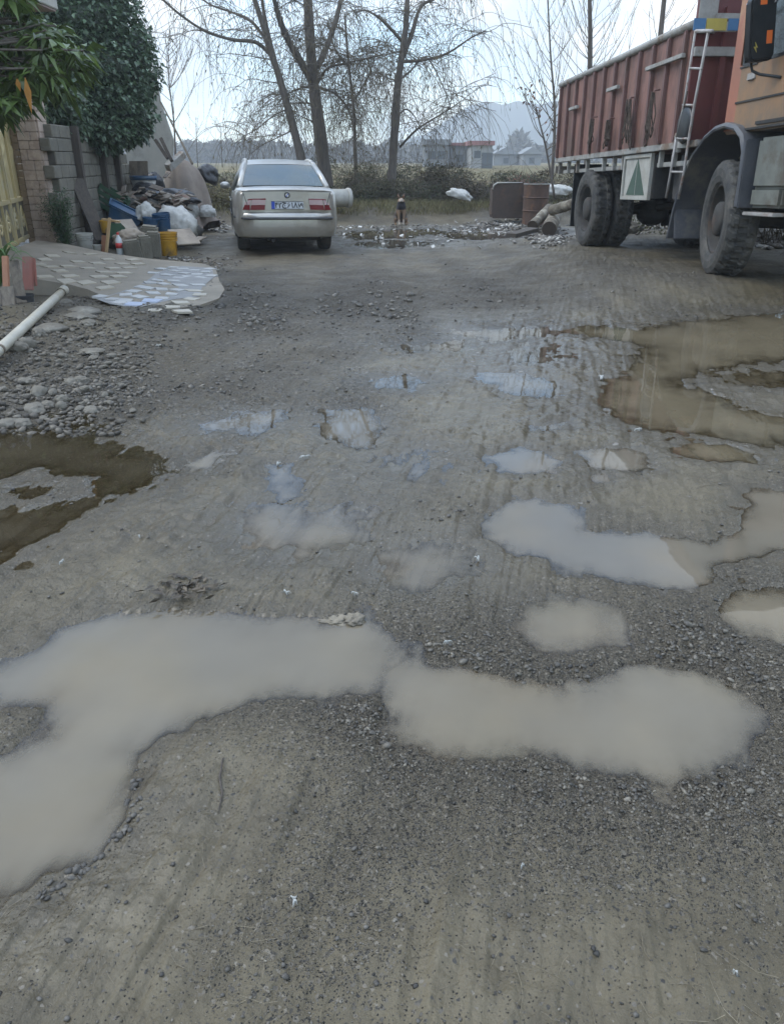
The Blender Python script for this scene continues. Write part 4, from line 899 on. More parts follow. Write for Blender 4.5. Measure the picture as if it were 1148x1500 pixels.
# gate pillar
def pillar_():
    z0 = .10; A = atz(82, 357, z0); Bq = atz(50, 352, z0+.03)
    x1 = A[0]; y0 = A[1]; w = .32
    t = thing("gate_pillar", "square gate pillar faced with pinkish stone beside the gold gate", "pillar", (x1-w/2, y0+.2, z0-.2))
    b = MB(); rnd = random.Random(2); z = z0-.2
    while z < 2.35:
        h = rnd.uniform(.09, .16); xs = [0, rnd.uniform(.3, .7), 1]
        for i in range(2): b.box((x1-w+w*(xs[i]+xs[i+1])/2, y0+.01+rnd.uniform(-.006, .006), z+h/2), (w*(xs[i+1]-xs[i])-.004, .05, h-.005))
        b.box((x1+.01, y0+.2, z+h/2), (.03, .36, h-.005)); z += h
    b.build("stone_facing", M['stonepil'], t, bevel=.006)
    b = MB(); z = z0-.2
    while z < 2.35: b.box((x1-w-.055, y0+.16, z+.05), (.10, .34, .095)); z += .1
    b.build("brick_side", M['tanbrick'], t, bevel=.004)
    b = MB(); b.box((x1-w/2-.02, y0+.22, (z0+2.3)/2), (w-.02, .36, 2.5)); b.build("pillar_core", M['mortar'], t)
    return x1-w-.12, y0
px_, py_ = pillar_()
# gate, running from the pillar towards the camera
def gate():
    gd = Vector((.2437, -.97, 0)).normalized(); gn = Vector((gd.y, -gd.x, 0))*-1; base = Vector((px_-.02, py_+.12, .17))
    if gn.x < 0: gn = -gn
    Mx = Matrix(((gd.x, gn.x, 0, base.x), (gd.y, gn.y, 0, base.y), (0, 0, 1, base.z), (0, 0, 0, 1)))
    t = thing("metal_gate", "gold painted double metal gate with embossed panels above the driveway", "gate", tuple(base))
    def go_(name, m, fn, parent=t, **k):
        b = MB(); fn(b); b.v = [tuple(Mx @ Vector(v)) for v in b.v]; return b.build(name, m, parent, **k)
    for i in range(2):
        x0 = .04+i*1.22; W = 1.16
        def fr(b):
            for x in (x0+.03, x0+W*.5, x0+W-.03): b.box((x, 0, 1.1), (.055, .05, 2.2))
            for z in (.05, .62, 2.15): b.box((x0+W/2, .003, z), (W, .05, .065))
        go_("leaf_frame", M['gold'], fr, bevel=.008)
        for j in range(2):
            xa = x0+.06+j*(W*.5-.0); wv = W*.5-.09
            vs = []; fs = []; nx, nz_ = 22, 50
            for a in range(nz_+1):
                for c in range(nx+1):
                    u_, v_ = c/nx, a/nz_; r = 14*u_+3*math.sin(v_*7+j*2)+2*math.sin(v_*17)
                    em = .016*math.sin(r)*math.sin(math.pi*u_)*math.sin(math.pi*v_)
                    dd = math.hypot((u_-.5)*1.0, (v_-.45)*2.6); em += .03*math.exp(-(dd/.18)**2)
                    vs.append((xa+wv*u_, -.005+em, .66+1.45*v_))
            fs = [(a*(nx+1)+c, a*(nx+1)+c+1, (a+1)*(nx+1)+c+1, (a+1)*(nx+1)+c) for a in range(nz_) for c in range(nx)]
            go_("embossed_panel", M['gold'], lambda b: b.add(vs, fs), smooth=True)
            def low(b):
                b.box((xa+wv/2, -.01, .335), (wv, .02, .51))
            lp = go_("lower_panel", M['golddk'], low)
            def fl(b):
                cx, cz = xa+wv/2, .33
                for k in range(12): a = k*math.pi/6; b.blob((cx+.09*math.cos(a), .006, cz+.10*math.sin(a)), (.035, .012, .035), 1, .1)
                b.blob((cx, .008, cz), (.04, .02, .04), 1, .05)
                b.tube([(cx-.19, .006, cz-.2), (cx-.15, .008, cz+.05), (cx, .008, cz+.19), (cx+.15, .008, cz+.05), (cx+.19, .006, cz-.2)], .012, 5)
            go_("flower_relief", M['gold'], fl, parent=lp)
gate()
# block wall running back from the pillar
def wall():
    P0 = np.array([px_+.50, py_+.30, -.3]); ang = R_(-4); d = np.array([math.sin(ang), math.cos(ang)]); n = np.array([d[1], -d[0]])
    t = thing("block_wall", "unplastered grey concrete block wall behind the junk heap", "wall", tuple(P0))
    b = MB(); rnd = random.Random(3); Rm = Matrix.Rotation(-ang, 3, 'Z'); z = -.32; row = 0
    def put(b_, s, zc, dims, off=0): b_.box((P0[0]+d[0]*s+n[0]*off, P0[1]+d[1]*s+n[1]*off, zc), dims, Rm)
    while z < 1.78:
        s = -.1-(.2 if row % 2 else 0)
        while s < 5.3:
            if not (z > 1.2 and s > 4.4) : put(b, s+.2, z+.1, (.16, .392, .192), rnd.uniform(-.006, .008))
            s += .4
        z += .2; row += 1
    b.build("blockwork", M['block'], t, bevel=.012, seg=1)
    mo_ = MB(); put(mo_, 2.65, .45, (.125, 5.3, 1.5)); put(mo_, 2.1, 1.45, (.125, 4.4, .5)); mo_.build("mortar_core", M['mortar'], t)
    for s, lbl in ((.95, 0), (2.5, 0), (3.6, 0)):
        q = MB(); put(q, s, .78, (.12, .14, 2.2), .13); q.build("dark_upright", M['darkwood'], t, bevel=.01)  # dark upright bar set against the wall face
    return P0, d, n
WP, Wd_, Wn = wall()
# pale plastered gable behind the ivy
def gable():
    D = 21; pts = [(190, 105), (228, 110), (235, 150), (254, 205), (252, 235), (254, 330), (180, 330)]
    w_ = [atd(a, b, D) for a, b in pts]; b = MB(); b.prism([(p[0], p[2]) for p in w_], D, D+.12, 1)
    t = thing("plastered_shed", "pale plastered shed end leaning behind the ivy", "shed", tuple(w_[5]))
    b.build("wall", M['plaster'], t, bevel=.02)
gable()
def simple(name, label, cat, m, fn, origin, group=None, **k):
    b = MB(); fn(b); o = b.build(name, m, None, origin, **k); return tag(o, label, cat, group)
def at(px, py, D): return Vector(atd(px, py, D))
# pole and boards leaning over the heap
p0 = at(276, 226, 20.3)
simple("leaning_pole", "thin bare wooden pole leaning out over the tarp", "pole", M['wood'], lambda b: b.tube([at(282, 240, 20.0), at(262, 200, 20.4), at(236, 150, 20.8)], [.03, .025, .018], 6), p0)
simple("grey_plank", "broad grey plank lying on top of the covered heap", "plank", M['railgrey'], lambda b: b.tube([at(268, 226, 20.0), at(246, 246, 19.6)], [.10, .11], 4), at(250, 240, 19.6))
for q, lb in (([at(228, 205, 19.7), at(246, 232, 19.5)], "dark plank leaning up against the pale shed, left one"), ([at(236, 203, 19.9), at(252, 236, 19.6)], "dark plank leaning up against the pale shed, right one")):
    simple("leaning_plank", lb, "plank", M['darkwood'], lambda b: b.tube(q, .05, 4), q[1])
# cloth draped over a heap
def tarp():
    D = 20.3; g_ = onground(272, 330); base = np.array([at(272, 330, D).x, D, g_[2]-.05])
    b = MB(); n = 80; prof = [(0, 1.60), (.09, 1.58), (.22, 1.50), (.38, 1.32), (.46, 1.08), (.50, .8), (.52, .5), (.55, .2), (.60, .0)]
    vs = []
    for i, (r, h) in enumerate(prof):
        for j in range(n):
            a = 2*math.pi*j/n; f = i/8; ir = f**1.5
            rr_ = r*(1+.20*ir*math.sin(5*a+.6)+.12*ir*abs(math.sin(6.5*a+1.5))+.03*math.sin(3*a)); x = rr_*math.cos(a)*1.0-.12*(1-h/1.58)*0+.10*(f-.3); y = rr_*math.sin(a)
            hh = h+.06*f*math.sin(3*a+1); hh = hh+(.18 if i == 8 and math.sin(2*a+2.2) > .4 else 0)
            vs.append((base[0]+x+.02, base[1]+y, base[2]+hh))
    fs = [(i*n+j, i*n+(j+1) % n, (i+1)*n+(j+1) % n, (i+1)*n+j) for i in range(8) for j in range(n)]
    fs.append(tuple(range(n)))
    b.add(vs, fs)
    simple("draped_tarp", "pinkish brown tarp draped over a tall heap beside the car", "tarp", M['tarp'], lambda q: q.add(b.v, b.f), base, smooth=True)
    simple("covered_crates", "dark crates stacked under the brown tarp", "crates", M['darkwood'], lambda q: (q.box(base+[-.05, .1, .35], (.55, .5, .7)), q.box(base+[-.35, -.25, .55], (.5, .4, .45))), base+np.array([0, .1, 0]))
tarp()
def bag(name, label, cat, m, px, py, D, r, seed, group=None, amp=.3, rot=None, z=None):
    c = at(px, py, D); o = MB(); o.crumple(c, r, seed, amp, 4, 1.6, rot, fold=.13); ob = o.build(name, m, None, (c.x, c.y, c.z-r[2]), smooth=True); tag(ob, label, cat, group); return ob
bag("plastic_bag", "shiny black plastic bag bulging out behind the brown tarp", "bag", M['blackbag'], 304, 257, 20.7, (.26, .25, .22), 3, rot=(0, R_(25), 0))
bag("plastic_bag", "black sheet bundled over boxes left of the brown tarp", "bag", M['blackbag'], 226, 268, 19.0, (.19, .2, .20), 5)
bag("plastic_bag", "dark plastic heap under the cardboard lids", "bag", M['blackbag'], 252, 293, 17.6, (.46, .4, .2), 6)
bag("plastic_bag", "dark plastic heap under the blue and white basin", "bag", M['blackbag'], 213, 281, 18.0, (.26, .25, .16), 7)
bag("sack", "big white plastic sack lying behind the yellow bucket", "sack", M['sack'], 262, 327, 15.6, (.34, .3, .25), 11, rot=(0, R_(30), 0))
bag("sack", "white sack slumped beside the brown tarp", "sack", M['sack'], 277, 308, 17.6, (.16, .2, .30), 12, rot=(0, R_(-24), 0))
bag("sack", "small pale sack standing between the blue basin and blue buckets", "sack", M['sack'], 214, 314, 15.6, (.15, .15, .19), 13, rot=(0, R_(20), 0))
bag("sack", "small blue and white bag lying between the tarp and the car", "sack", M['sack'], 304, 312, 20.0, (.19, .15, .15), 14)
bag("sack", "crumpled grey sack folded over the low block kerb", "sack", M['card'], 190, 350, 13.4, (.24, .17, .14), 15, amp=.5)
def bucket(name, label, m, px, py, D, r, h, tilt=(0, 0, 0), ribs=3, handle=True, rimm=None, group=None):
    base = at(px, py, D); t = thing(name, label, "bucket", tuple(base), group)
    E_ = __import__('mathutils').Euler(tilt).to_matrix().to_4x4(); Mx = Matrix.Translation(base) @ E_
    b = MB(); prof = [(.001, .0), (r*.80, 0), (r*.82, .01)]
    for k in range(ribs): z = h*(.62+.11*k); prof += [(r*(.82+.18*z/h), z), (r*(.82+.18*z/h)+.012, z+.004), (r*(.82+.18*z/h)+.012, z+.02), (r*(.82+.18*z/h), z+.024)]
    prof += [(r, h), (r*1.05, h), (r*1.05, h-.02), (r*1.0, h-.02), (r*.97, h), (r*.80, .02), (.001, .02)]
    b.lathe(prof, 28, Mx); o = b.build("bucket_body", m, t, smooth=True); set_auto(o, 40)
    if handle:
        q = MB(); q.tube([Mx @ Vector((r*1.04*math.cos(a), -.1*math.sin(a)*r*4-.01, h-.03-.14*math.sin(a))) for a in np.linspace(0, math.pi, 12)], .006, 5); q.build("bucket_handle", M['trim'], t)
    return t
bucket("paint_bucket", "dirty yellow plastic bucket at the front of the junk heap", M['ybucket'], 248, 374, 13.95, .165, .37, handle=True)
bucket("paint_bucket", "blue ribbed bucket standing behind the yellow bucket", M['bbucket'], 241, 340, 14.9, .15, .32, (R_(5), R_(-4), 0))
bucket("paint_bucket", "blue bucket without ribs standing in the middle of the junk heap", M['bbucket'], 221, 340, 14.7, .14, .24, (0, R_(8), 0), ribs=0)
bucket("paint_bucket", "white paint bucket with handle standing beside the green shrub", M['white'], 127, 367, 13.4, .13, .27)
bucket("paint_bucket", "small white tub standing between the white bucket and the fresh pine sticks", M['white'], 144, 369, 13.2, .075, .11, ribs=0, handle=False)
bucket("paint_bucket", "yellow tin standing behind the fresh pine sticks", M['ybucket'], 157, 341, 14.3, .10, .20, ribs=0)
def basin():
    c = at(182, 318, 15.6); t = thing("blue_basin", "blue plastic basin tipped on its side over the junk heap", "basin", tuple(c))
    Mx = Matrix.Translation(c) @ __import__('mathutils').Euler((R_(15), R_(28), R_(20))).to_matrix().to_4x4(); b = MB()
    b.prism([(-.24, -.14), (.24, -.14), (.30, .14), (-.30, .14)], -.17, .17, 1); b.v = [tuple(Mx @ Vector(v)) for v in b.v]
    b.build("basin_body", M['bbucket'], t, bevel=.02); q = MB()
    for y in (-.18, .18): q.box((0, y, .15), (.64, .03, .03))
    for x in (-.31, .31): q.box((x, 0, .15), (.03, .36, .03))
    q.v = [tuple(Mx @ Vector(v)) for v in q.v]; q.build("basin_rim", M['bbucket'], t)
basin()
def crate():
    c = at(162, 292, 16.3); t = thing("plastic_crate", "dark green slatted plastic crate lying on the junk heap", "crate", tuple(c))
    Mx = Matrix.Translation(c) @ __import__('mathutils').Euler((R_(8), R_(32), R_(25))).to_matrix().to_4x4(); b = MB()
    for x in (-.28, .28):
        for k in range(4): b.box((x, 0, -.15+.1*k), (.02, .5, .07))
    for y in (-.25, .25):
        for k in range(4): b.box((0, y, -.15+.1*k), (.56, .02, .07))
    for x in (-.28, .28):
        for y in (-.25, .25): b.box((x, y, 0), (.04, .04, .40))
    b.box((0, 0, -.19), (.56, .5, .02)); b.v = [tuple(Mx @ Vector(v)) for v in b.v]; b.build("crate_body", M['gcrate'], t)
    q = MB(); 
    for k in range(5): q.box((.30, -.2+.1*k, .02), (.012, .04, .34))
    q.v = [tuple(Mx @ Vector(v)) for v in q.v]; q.build("crate_slat", mat("bright_green_plastic", (.06, .19, .085), (.05, .15, .07), rough=.45), t)
crate()
def wash():
    c = at(211, 268, 18.2); t = thing("tub", "white tub with a dark blue rim on top of the junk heap", "tub", tuple(c)); Mx = Matrix.Translation(c)
    b = MB(); b.lathe([(.001, -.1), (.22, -.1), (.26, .06), (.24, .06), (.2, -.08), (.001, -.08)], 24, Mx); b.build("tub_body", M['sack'], t, smooth=True)
    q = MB(); q.lathe([(.262, .06), (.275, .06), (.285, .14), (.26, .14), (.262, .06)], 24, Mx); q.build("tub_rim", M['bbucket'], t, smooth=True)
wash()
def bottle():
    c = at(177, 374, 13.1); t = thing("drink_bottle", "clear plastic drink bottle with a red band standing on the driveway edge", "bottle", tuple(c)); Mx = Matrix.Translation(c)
    b = MB(); b.lathe([(.001, 0), (.05, 0), (.055, .02), (.055, .20), (.045, .25), (.02, .30), (.018, .33), (.001, .33)], 20, Mx); b.build("bottle_body", M['bottle'], t, smooth=True)
    q = MB(); q.lathe([(.0555, .11), (.057, .11), (.057, .19), (.0555, .19)], 20, Mx); q.build("bottle_band", M['redlabel'], t, smooth=True)
    q = MB(); q.lathe([(.021, .31), (.021, .345), (.001, .345)], 12, Mx); q.build("bottle_cap", M['redlabel'], t)
bottle()
def brd(name, label, m, p, q, w_, th, group=None, cat="board"):
    """a board between two points, w_ wide across x, th thick"""
    P, Q = Vector(p), Vector(q); d = (Q-P); ln = d.length; zq = d.to_track_quat('Z', 'Y').to_matrix()
    b = MB(); b.box((P+Q)/2, (w_, th, ln), zq); o = b.build(name, m, None, p, bevel=.006); return tag(o, label, cat, group)
brd("leaning_board", "wide dark weathered board leaning against the block wall", M['darkwood'], at(150, 352, 14.2), at(112, 262, 14.7), .24, .035)
brd("leaning_board", "grey board leaning on the block wall left of the dark board", M['wood'], at(146, 350, 14.5), at(113, 285, 14.8), .14, .03)
brd("pine_stick", "fresh pine stick standing upright in front of the junk heap", M['freshwood'], at(156, 372, 13.0), at(161, 319, 13.15), .055, .03, cat="stick")
brd("pine_stick", "short fresh pine stick lying across the upright one", M['freshwood'], at(150, 321, 13.2), at(176, 325, 13.1), .05, .03, cat="stick")
brd("terracotta_slab", "orange terracotta slab standing beside the pine stick", M['orangewood'], at(153, 371, 13.15), at(155, 345, 13.2), .16, .05, cat="slab")
brd("fallen_board", "grey board lying beside the yellow bucket", M['card'], at(278, 358, 14.0), at(262, 336, 14.3), .42, .025)
brd("fallen_board", "small flat board lying between the yellow bucket and the car", M['card'], at(297, 347, 14.9), at(285, 353, 14.7), .20, .02)
brd("cardboard_lid", "folded grey cardboard lid on the dark plastic, upper one", M['card'], at(238, 283, 17.2), at(255, 290, 17.0), .30, .015, cat="cardboard")
brd("cardboard_lid", "folded grey cardboard lid on the dark plastic, lower right one", M['card'], at(253, 285, 17.1), at(271, 293, 16.9), .22, .015, cat="cardboard")
brd("cardboard_lid", "white scrap of board lying between the cardboard lids", M['white'], at(247, 290, 16.9), at(256, 295, 16.85), .16, .012, cat="cardboard")
brd("window_frame", "old wooden panel standing against the block wall above the tub", M['wood'], at(205, 270, 18.6), at(203, 236, 18.7), .40, .04, cat="panel")
brd("brown_box", "brown cardboard box side leaning in the middle of the junk heap", M['card'], at(196, 347, 14.1), at(180, 322, 14.3), .34, .03, cat="cardboard")
brd("green_box", "dark green box standing behind the drink bottle", M['gcrate'], at(172, 352, 13.6), at(172, 330, 13.7), .2, .2, cat="box")
# low kerb of broken blocks at the end of the driveway
def kerb():
    for i, (px, py, w_, h, rz, lb) in enumerate([(194, 381, .26, .30, .15, "pale broken concrete block at the drive edge beside the bottle"), (212, 384, .20, .40, .5, "tall broken concrete block at the drive edge, tilted"), (225, 378, .22, .40, .2, "grey concrete block at the drive edge nearest the yellow bucket"), (218, 352, .26, .22, .1, "greenish concrete block lying on the others beside the blue bucket")]):
        c = at(px, py, 13.0+.15*i); b = MB(); b.box((c.x, c.y+.1, c.z+h/2), (w_, .22, h), (R_(4), R_(-6+4*i), rz)); tag(b.build("concrete_block", M['block'], None, c, bevel=.025), lb, "block", "broken blocks along the drive edge")
kerb()
# rubbish and litter in the heap: thin scraps
def scraps():
    rnd = random.Random(8); b = MB()
    for k in range(170):
        px = rnd.gauss(225, 32); py = rnd.gauss(300, 14)
        if px > 285 or px < 165: continue
        c = at(px, py, 16.8+rnd.uniform(-.8, 1.2)); b.box(c, (rnd.uniform(.05, .28), rnd.uniform(.05, .2), rnd.uniform(.008, .03)), (rnd.uniform(-.5, .5), rnd.uniform(-.5, .5), rnd.uniform(0, 3)))
    m = mat("mixed_scrap", (.13, .10, .075), (.27, .23, .18), scale=3, rough=.85, c3=(.20, .07, .045))
    tag(b.build("scrap_litter", m), "mixed wood and paper scraps spread through the junk heap", "litter", kind='stuff')
    b = MB()
    for k, (px, py, D, r) in enumerate([(190, 335, 15.4, .5), (225, 325, 16.2, .7), (200, 300, 17.5, .75), (235, 312, 17.0, .6), (165, 330, 15.6, .45), (255, 330, 16.4, .5)]):
        c = at(px, py, D); b.blob((c.x, c.y+.2, c.z-.22), (r, r, r*.55), 3, .35, 1.8, k)
    tag(b.build("rubbish_mound", M['mortar'], smooth=True), "dark earth and rubbish mound under the junk", "mound", kind='stuff')
scraps()
# feathery shrub by the pillar
def fern():
    base = at(98, 366, 13.3); t = thing("feathery_shrub", "dark green feathery shrub growing beside the stone gate pillar", "shrub", tuple(base)); rnd = random.Random(6)
    st = MB(); C, D = [], []
    for k in range(26):
        a = rnd.uniform(0, 6.28); r = rnd.uniform(.05, .26); h = rnd.uniform(.45, .95); pts = [base+Vector((r*.3*math.cos(a)*i/6+r*.7*math.cos(a)*(i/6)**2, .6*(r*math.sin(a))*(i/6), h*i/6-.1*(i/6)**3*h)) for i in range(7)]
        st.tube(pts, .004, 4)
        for q in pts[1:]:
            for _ in range(26): C.append(q+Vector((rnd.gauss(0, .05), rnd.gauss(0, .05), rnd.gauss(0, .05)))); D.append((rnd.gauss(0, 1), rnd.gauss(0, 1), rnd.gauss(.3, .7)))
    st.build("stem", M['bark'], t); link("foliage", leafmesh("foliage", C, D, .055, .012, seed=4), M['fern'], t)
fern()
# ------------------------------------------------------------------ planter corner at the near left
def planter():
    def bk(label, px, py, D, r, h, m):
        return bucket("planter_bucket", label, m, px, py, D, r, h, ribs=0, handle=False)
    bk("black plastic bucket holding upright planks beside the white pipe", 8, 486, 7.6, .135, .235, M['bucket'])
    bk("smaller black plastic bucket behind the planks, nearest the pipe", 40, 462, 8.2, .10, .21, M['bucket'])
    brd("painted_plank", "red painted plank standing behind the black buckets, wider one", M['pinkwood'], at(42, 425, 8.6), at(41, 376, 8.7), .115, .03, cat="plank")
    brd("painted_plank", "narrow red painted plank at the right end of the planks", M['pinkwood'], at(51, 419, 8.65), at(48, 378, 8.7), .06, .03, cat="plank")
    brd("weathered_plank", "grey weathered plank standing in the black bucket, leaning left", M['wood'], at(33, 445, 8.1), at(20, 382, 8.3), .10, .03, cat="plank")
    brd("weathered_plank", "short grey weathered board standing in the front black bucket", M['wood'], at(14, 452, 7.7), at(12, 420, 7.8), .12, .03, cat="plank")
    brd("weathered_plank", "grey weathered board at the left edge behind the black bucket", M['wood'], at(-6, 450, 7.8), at(-5, 425, 7.9), .12, .03, cat="plank")
    brd("orange_tile", "orange terracotta strip standing among the planks", M['orangewood'], at(10, 424, 8.0), at(8, 375, 8.1), .065, .03, cat="tile")
    P = [atz(-40, 545, .10), atz(0, 512, .13), atz(48, 468, .15), atz(94, 425, .17)]
    t = thing("drain_pipe", "dirty white plastic drain pipe lying across the rubble", "pipe", tuple(P[3])); b = MB()
    b.tube([Vector(p) for p in P], .038, 16); b.build("pipe_body", M['pvc'], t, smooth=True)
    d = (Vector(P[3])-Vector(P[2])).normalized(); q = MB(); q.tube([Vector(P[3])-d*.16, Vector(P[3])+d*.02, Vector(P[3])+d*.02, Vector(P[3])-d*.1], [.046, .046, .036, .034], 16, cap=False); q.build("pipe_socket", M['pvc'], t, smooth=True)
    q = MB(); e_ = Vector(P[1]); q.tube([e_-d*.03+Vector((0, 0, .002)), e_+d*.0+Vector((0, 0, .002))], .041, 16); q.build("pipe_joint", M['wood'], t)
    # drooping plant with strap leaves behind the planks
    base = at(2, 420, 8.3); t = thing("strap_leaf_plant", "green strap leaved plant drooping over the planks at the left edge", "plant", tuple(base)); rnd = random.Random(3); b = MB()
    for k in range(16):
        a = rnd.uniform(-2.2, 1.2); r = rnd.uniform(.2, .38); h = rnd.uniform(.28, .45); v = []
        for i in range(8):
            f = i/7; p = base+Vector((math.cos(a)*r*f, math.sin(a)*r*f*.6, h*math.sin(f*2.2))); wv = .02*math.sin(math.pi*min(.98, f*.9+.1)); pr = Vector((-math.sin(a), math.cos(a), .2)); v += [p-pr*wv, p+Vector((0, 0, .006)), p+pr*wv]
        b.add(v, [(3*i+j, 3*i+j+1, 3*i+j+4, 3*i+j+3) for i in range(7) for j in range(2)])
    b.build("foliage", mat("strap_leaf", (.09, .16, .05), (.14, .22, .08), scale=9, rough=.45, trans=.25), t, smooth=True)
planter()
# rocks: notable ones, the loose heap, the fine rubble
ROCKF = [(125, 457, .20, .07, "broad flat concrete slab lying below the drive edge, upper one"), (118, 466, .17, .06, "flat concrete slab lying just below the broader slab"), (131, 475, .10, .06, "rounded grey slab lying right of the two flat slabs"), (72, 481, .17, .08, "long tan stone lying right of the white pipe"), (58, 491, .08, .07, "rounded stone lying just below the long tan stone"), (28, 512, .10, .08, "tan stone lying tight against the white pipe"), (40, 507, .08, .09, "brown stone lying beside the tan stone at the pipe"), (98, 444, .08, .06, "pale stone lying near the pipe socket"), (55, 428, .15, .10, "large grey stone lying behind the white pipe, below the red plank"), (15, 621, .085, .045, "pale stone lying at the water edge at the far left"), (35, 621, .07, .045, "pale stone lying at the water edge, second from the left"), (50, 601, .10, .06, "largest pale cobble of the group above the brown puddle"), (56, 580, .075, .06, "pale cobble lying above the largest cobble"), (73, 596, .06, .055, "pale cobble lying between the largest cobble and the round pair"), (93, 588, .055, .06, "round grey cobble, upper of a pair above the brown puddle"), (91, 596, .045, .05, "small round grey cobble, lower of a pair above the brown puddle"), (137, 603, .08, .05, "pale pointed cobble lying furthest right above the brown puddle"), (117, 560, .08, .05, "wide grey stone lying near the middle of the rubble"), (105, 563, .07, .055, "rounded grey stone beside the wide stone in the rubble"), (36, 561, .07, .04, "flat whitish stone lying at the left of the rubble"), (133, 517, .12, .04, "long flat whitish stone lying across the rubble")]
for i, (px, py, r, h, lb) in enumerate(ROCKF):
    p = onground(px, py); r *= .8; h *= .62; b = MB(); rnd = random.Random(i+50); b.blob((p[0], p[1], p[2]+h*.25), (r, r*rnd.uniform(.6, .8), h), 3, .34, 1.2, i+3, (0, 0, rnd.uniform(-.5, .5))); tag(b.build("fieldstone", M['rock'], None, p, smooth=(i % 3 == 0)), lb, "stone", "stones in the rubble by the pipe")
def rubble():
    rnd = random.Random(12); P = []; n = 0
    protos = []
    for k in range(5):
        b = MB(); b.blob((0, 0, 0), (1, .72, .5), 2, .4, 1.3, k+40); me = b.mesh("rock"); me.materials.append(M['rock']); protos.append(me)
    while n < 80:
        px = rnd.uniform(0, 215); py = rnd.uniform(470, 615)
        if px > 215-(py-440)*.25 and rnd.random() < .8: continue
        p = onground(px, py); o = bpy.data.objects.new("rubble_stone", rnd.choice(protos)); COL.objects.link(o); r = rnd.uniform(.016, .042); o.location = (p[0], p[1], p[2]+r*.2); o.scale = (r, r, r*rnd.uniform(.8, 1.2)); o.rotation_euler = (rnd.uniform(-.3, .3), rnd.uniform(-.3, .3), rnd.uniform(0, 6.3))
        tag(o, "small loose grey stone in the rubble between the white pipe and the brown puddle", "stone", "small loose stones in the left rubble"); n += 1
    # fine rubble as one mass
    rg = np.random.default_rng(3); n = 5200; px = rg.uniform(-60, 330, n); py = rg.uniform(382, 640, n)
    keep = (px < 245-(py-430)*.42+rg.normal(0, 25, n)) & (py > 425+ (px < 90)*20) | ((py < 395) & (px > 225) & (px < 335))
    px, py = px[keep], py[keep]; Pw = onmany(px, py)
    r = .007+.022*rg.random(len(Pw))**2.6; Pw[:, 2] += r*.2
    tag(link("rubble", stones("rubble", Pw, r, seed=2), mat("rubble_stone", (.055, .046, .034), (.115, .10, .078), scale=20, rough=.7, attr='var')), "loose brown and grey rubble spread beside the drive", "rubble", kind='stuff')
rubble()
# ------------------------------------------------------------------ trees
M['twig'] = mat("willow_twig", (.105, .085, .062), (.15, .125, .09), scale=3, rough=.9)
M['dryleaf'] = mat("dry_willow_leaf", (.14, .11, .055), (.085, .075, .04), scale=9, rough=.8, attr='var', trans=.3)
M['brownleaf'] = mat("dry_brown_leaf", (.16, .075, .045), (.10, .05, .035), scale=9, rough=.8, attr='var', trans=.2)
class Twigs:
    def __init__(s): s.P = []; s.R = []
    def path(s, p, r0, r1): s.P.append(p); s.R.append((r0, r1))
    def mesh(s, name, sides=3):
        V = []; F = []; off = 0
        for p, (r0, r1) in zip(s.P, s.R):
            p = np.array(p); k = len(p); t = np.gradient(p, axis=0); t /= np.linalg.norm(t, axis=1, keepdims=True)+1e-9
            a = np.cross(t, [.31, .87, .37]); a /= np.linalg.norm(a, axis=1, keepdims=True)+1e-9; c = np.cross(t, a); r = np.linspace(r0, r1, k)[:, None]
            th = 2*np.pi*np.arange(sides)/sides
            v = p[:, None, :]+r[:, :, None]*(a[:, None, :]*np.cos(th)[None, :, None]+c[:, None, :]*np.sin(th)[None, :, None])
            V.append(v.reshape(-1, 3)); i, j = np.meshgrid(np.arange(k-1), np.arange(sides), indexing='ij'); i = i.ravel(); j = j.ravel(); j2 = (j+1) % sides
            F.append(np.stack([i*sides+j, i*sides+j2, (i+1)*sides+j2, (i+1)*sides+j], 1)+off); off += k*sides
        return npmesh(name, np.concatenate(V), np.concatenate(F))
def smoothpath(pts, k=4):
    pts = [np.array(p, float) for p in pts]; out = []
    for i in range(len(pts)-1):
        p0 = pts[max(i-1, 0)]; p1 = pts[i]; p2 = pts[i+1]; p3 = pts[min(i+2, len(pts)-1)]
        for j in range(k):
            t = j/k; out.append(.5*((2*p1)+(-p0+p2)*t+(2*p0-5*p1+4*p2-p3)*t*t+(-p0+3*p1-3*p2+p3)*t**3))
    out.append(pts[-1]); return out
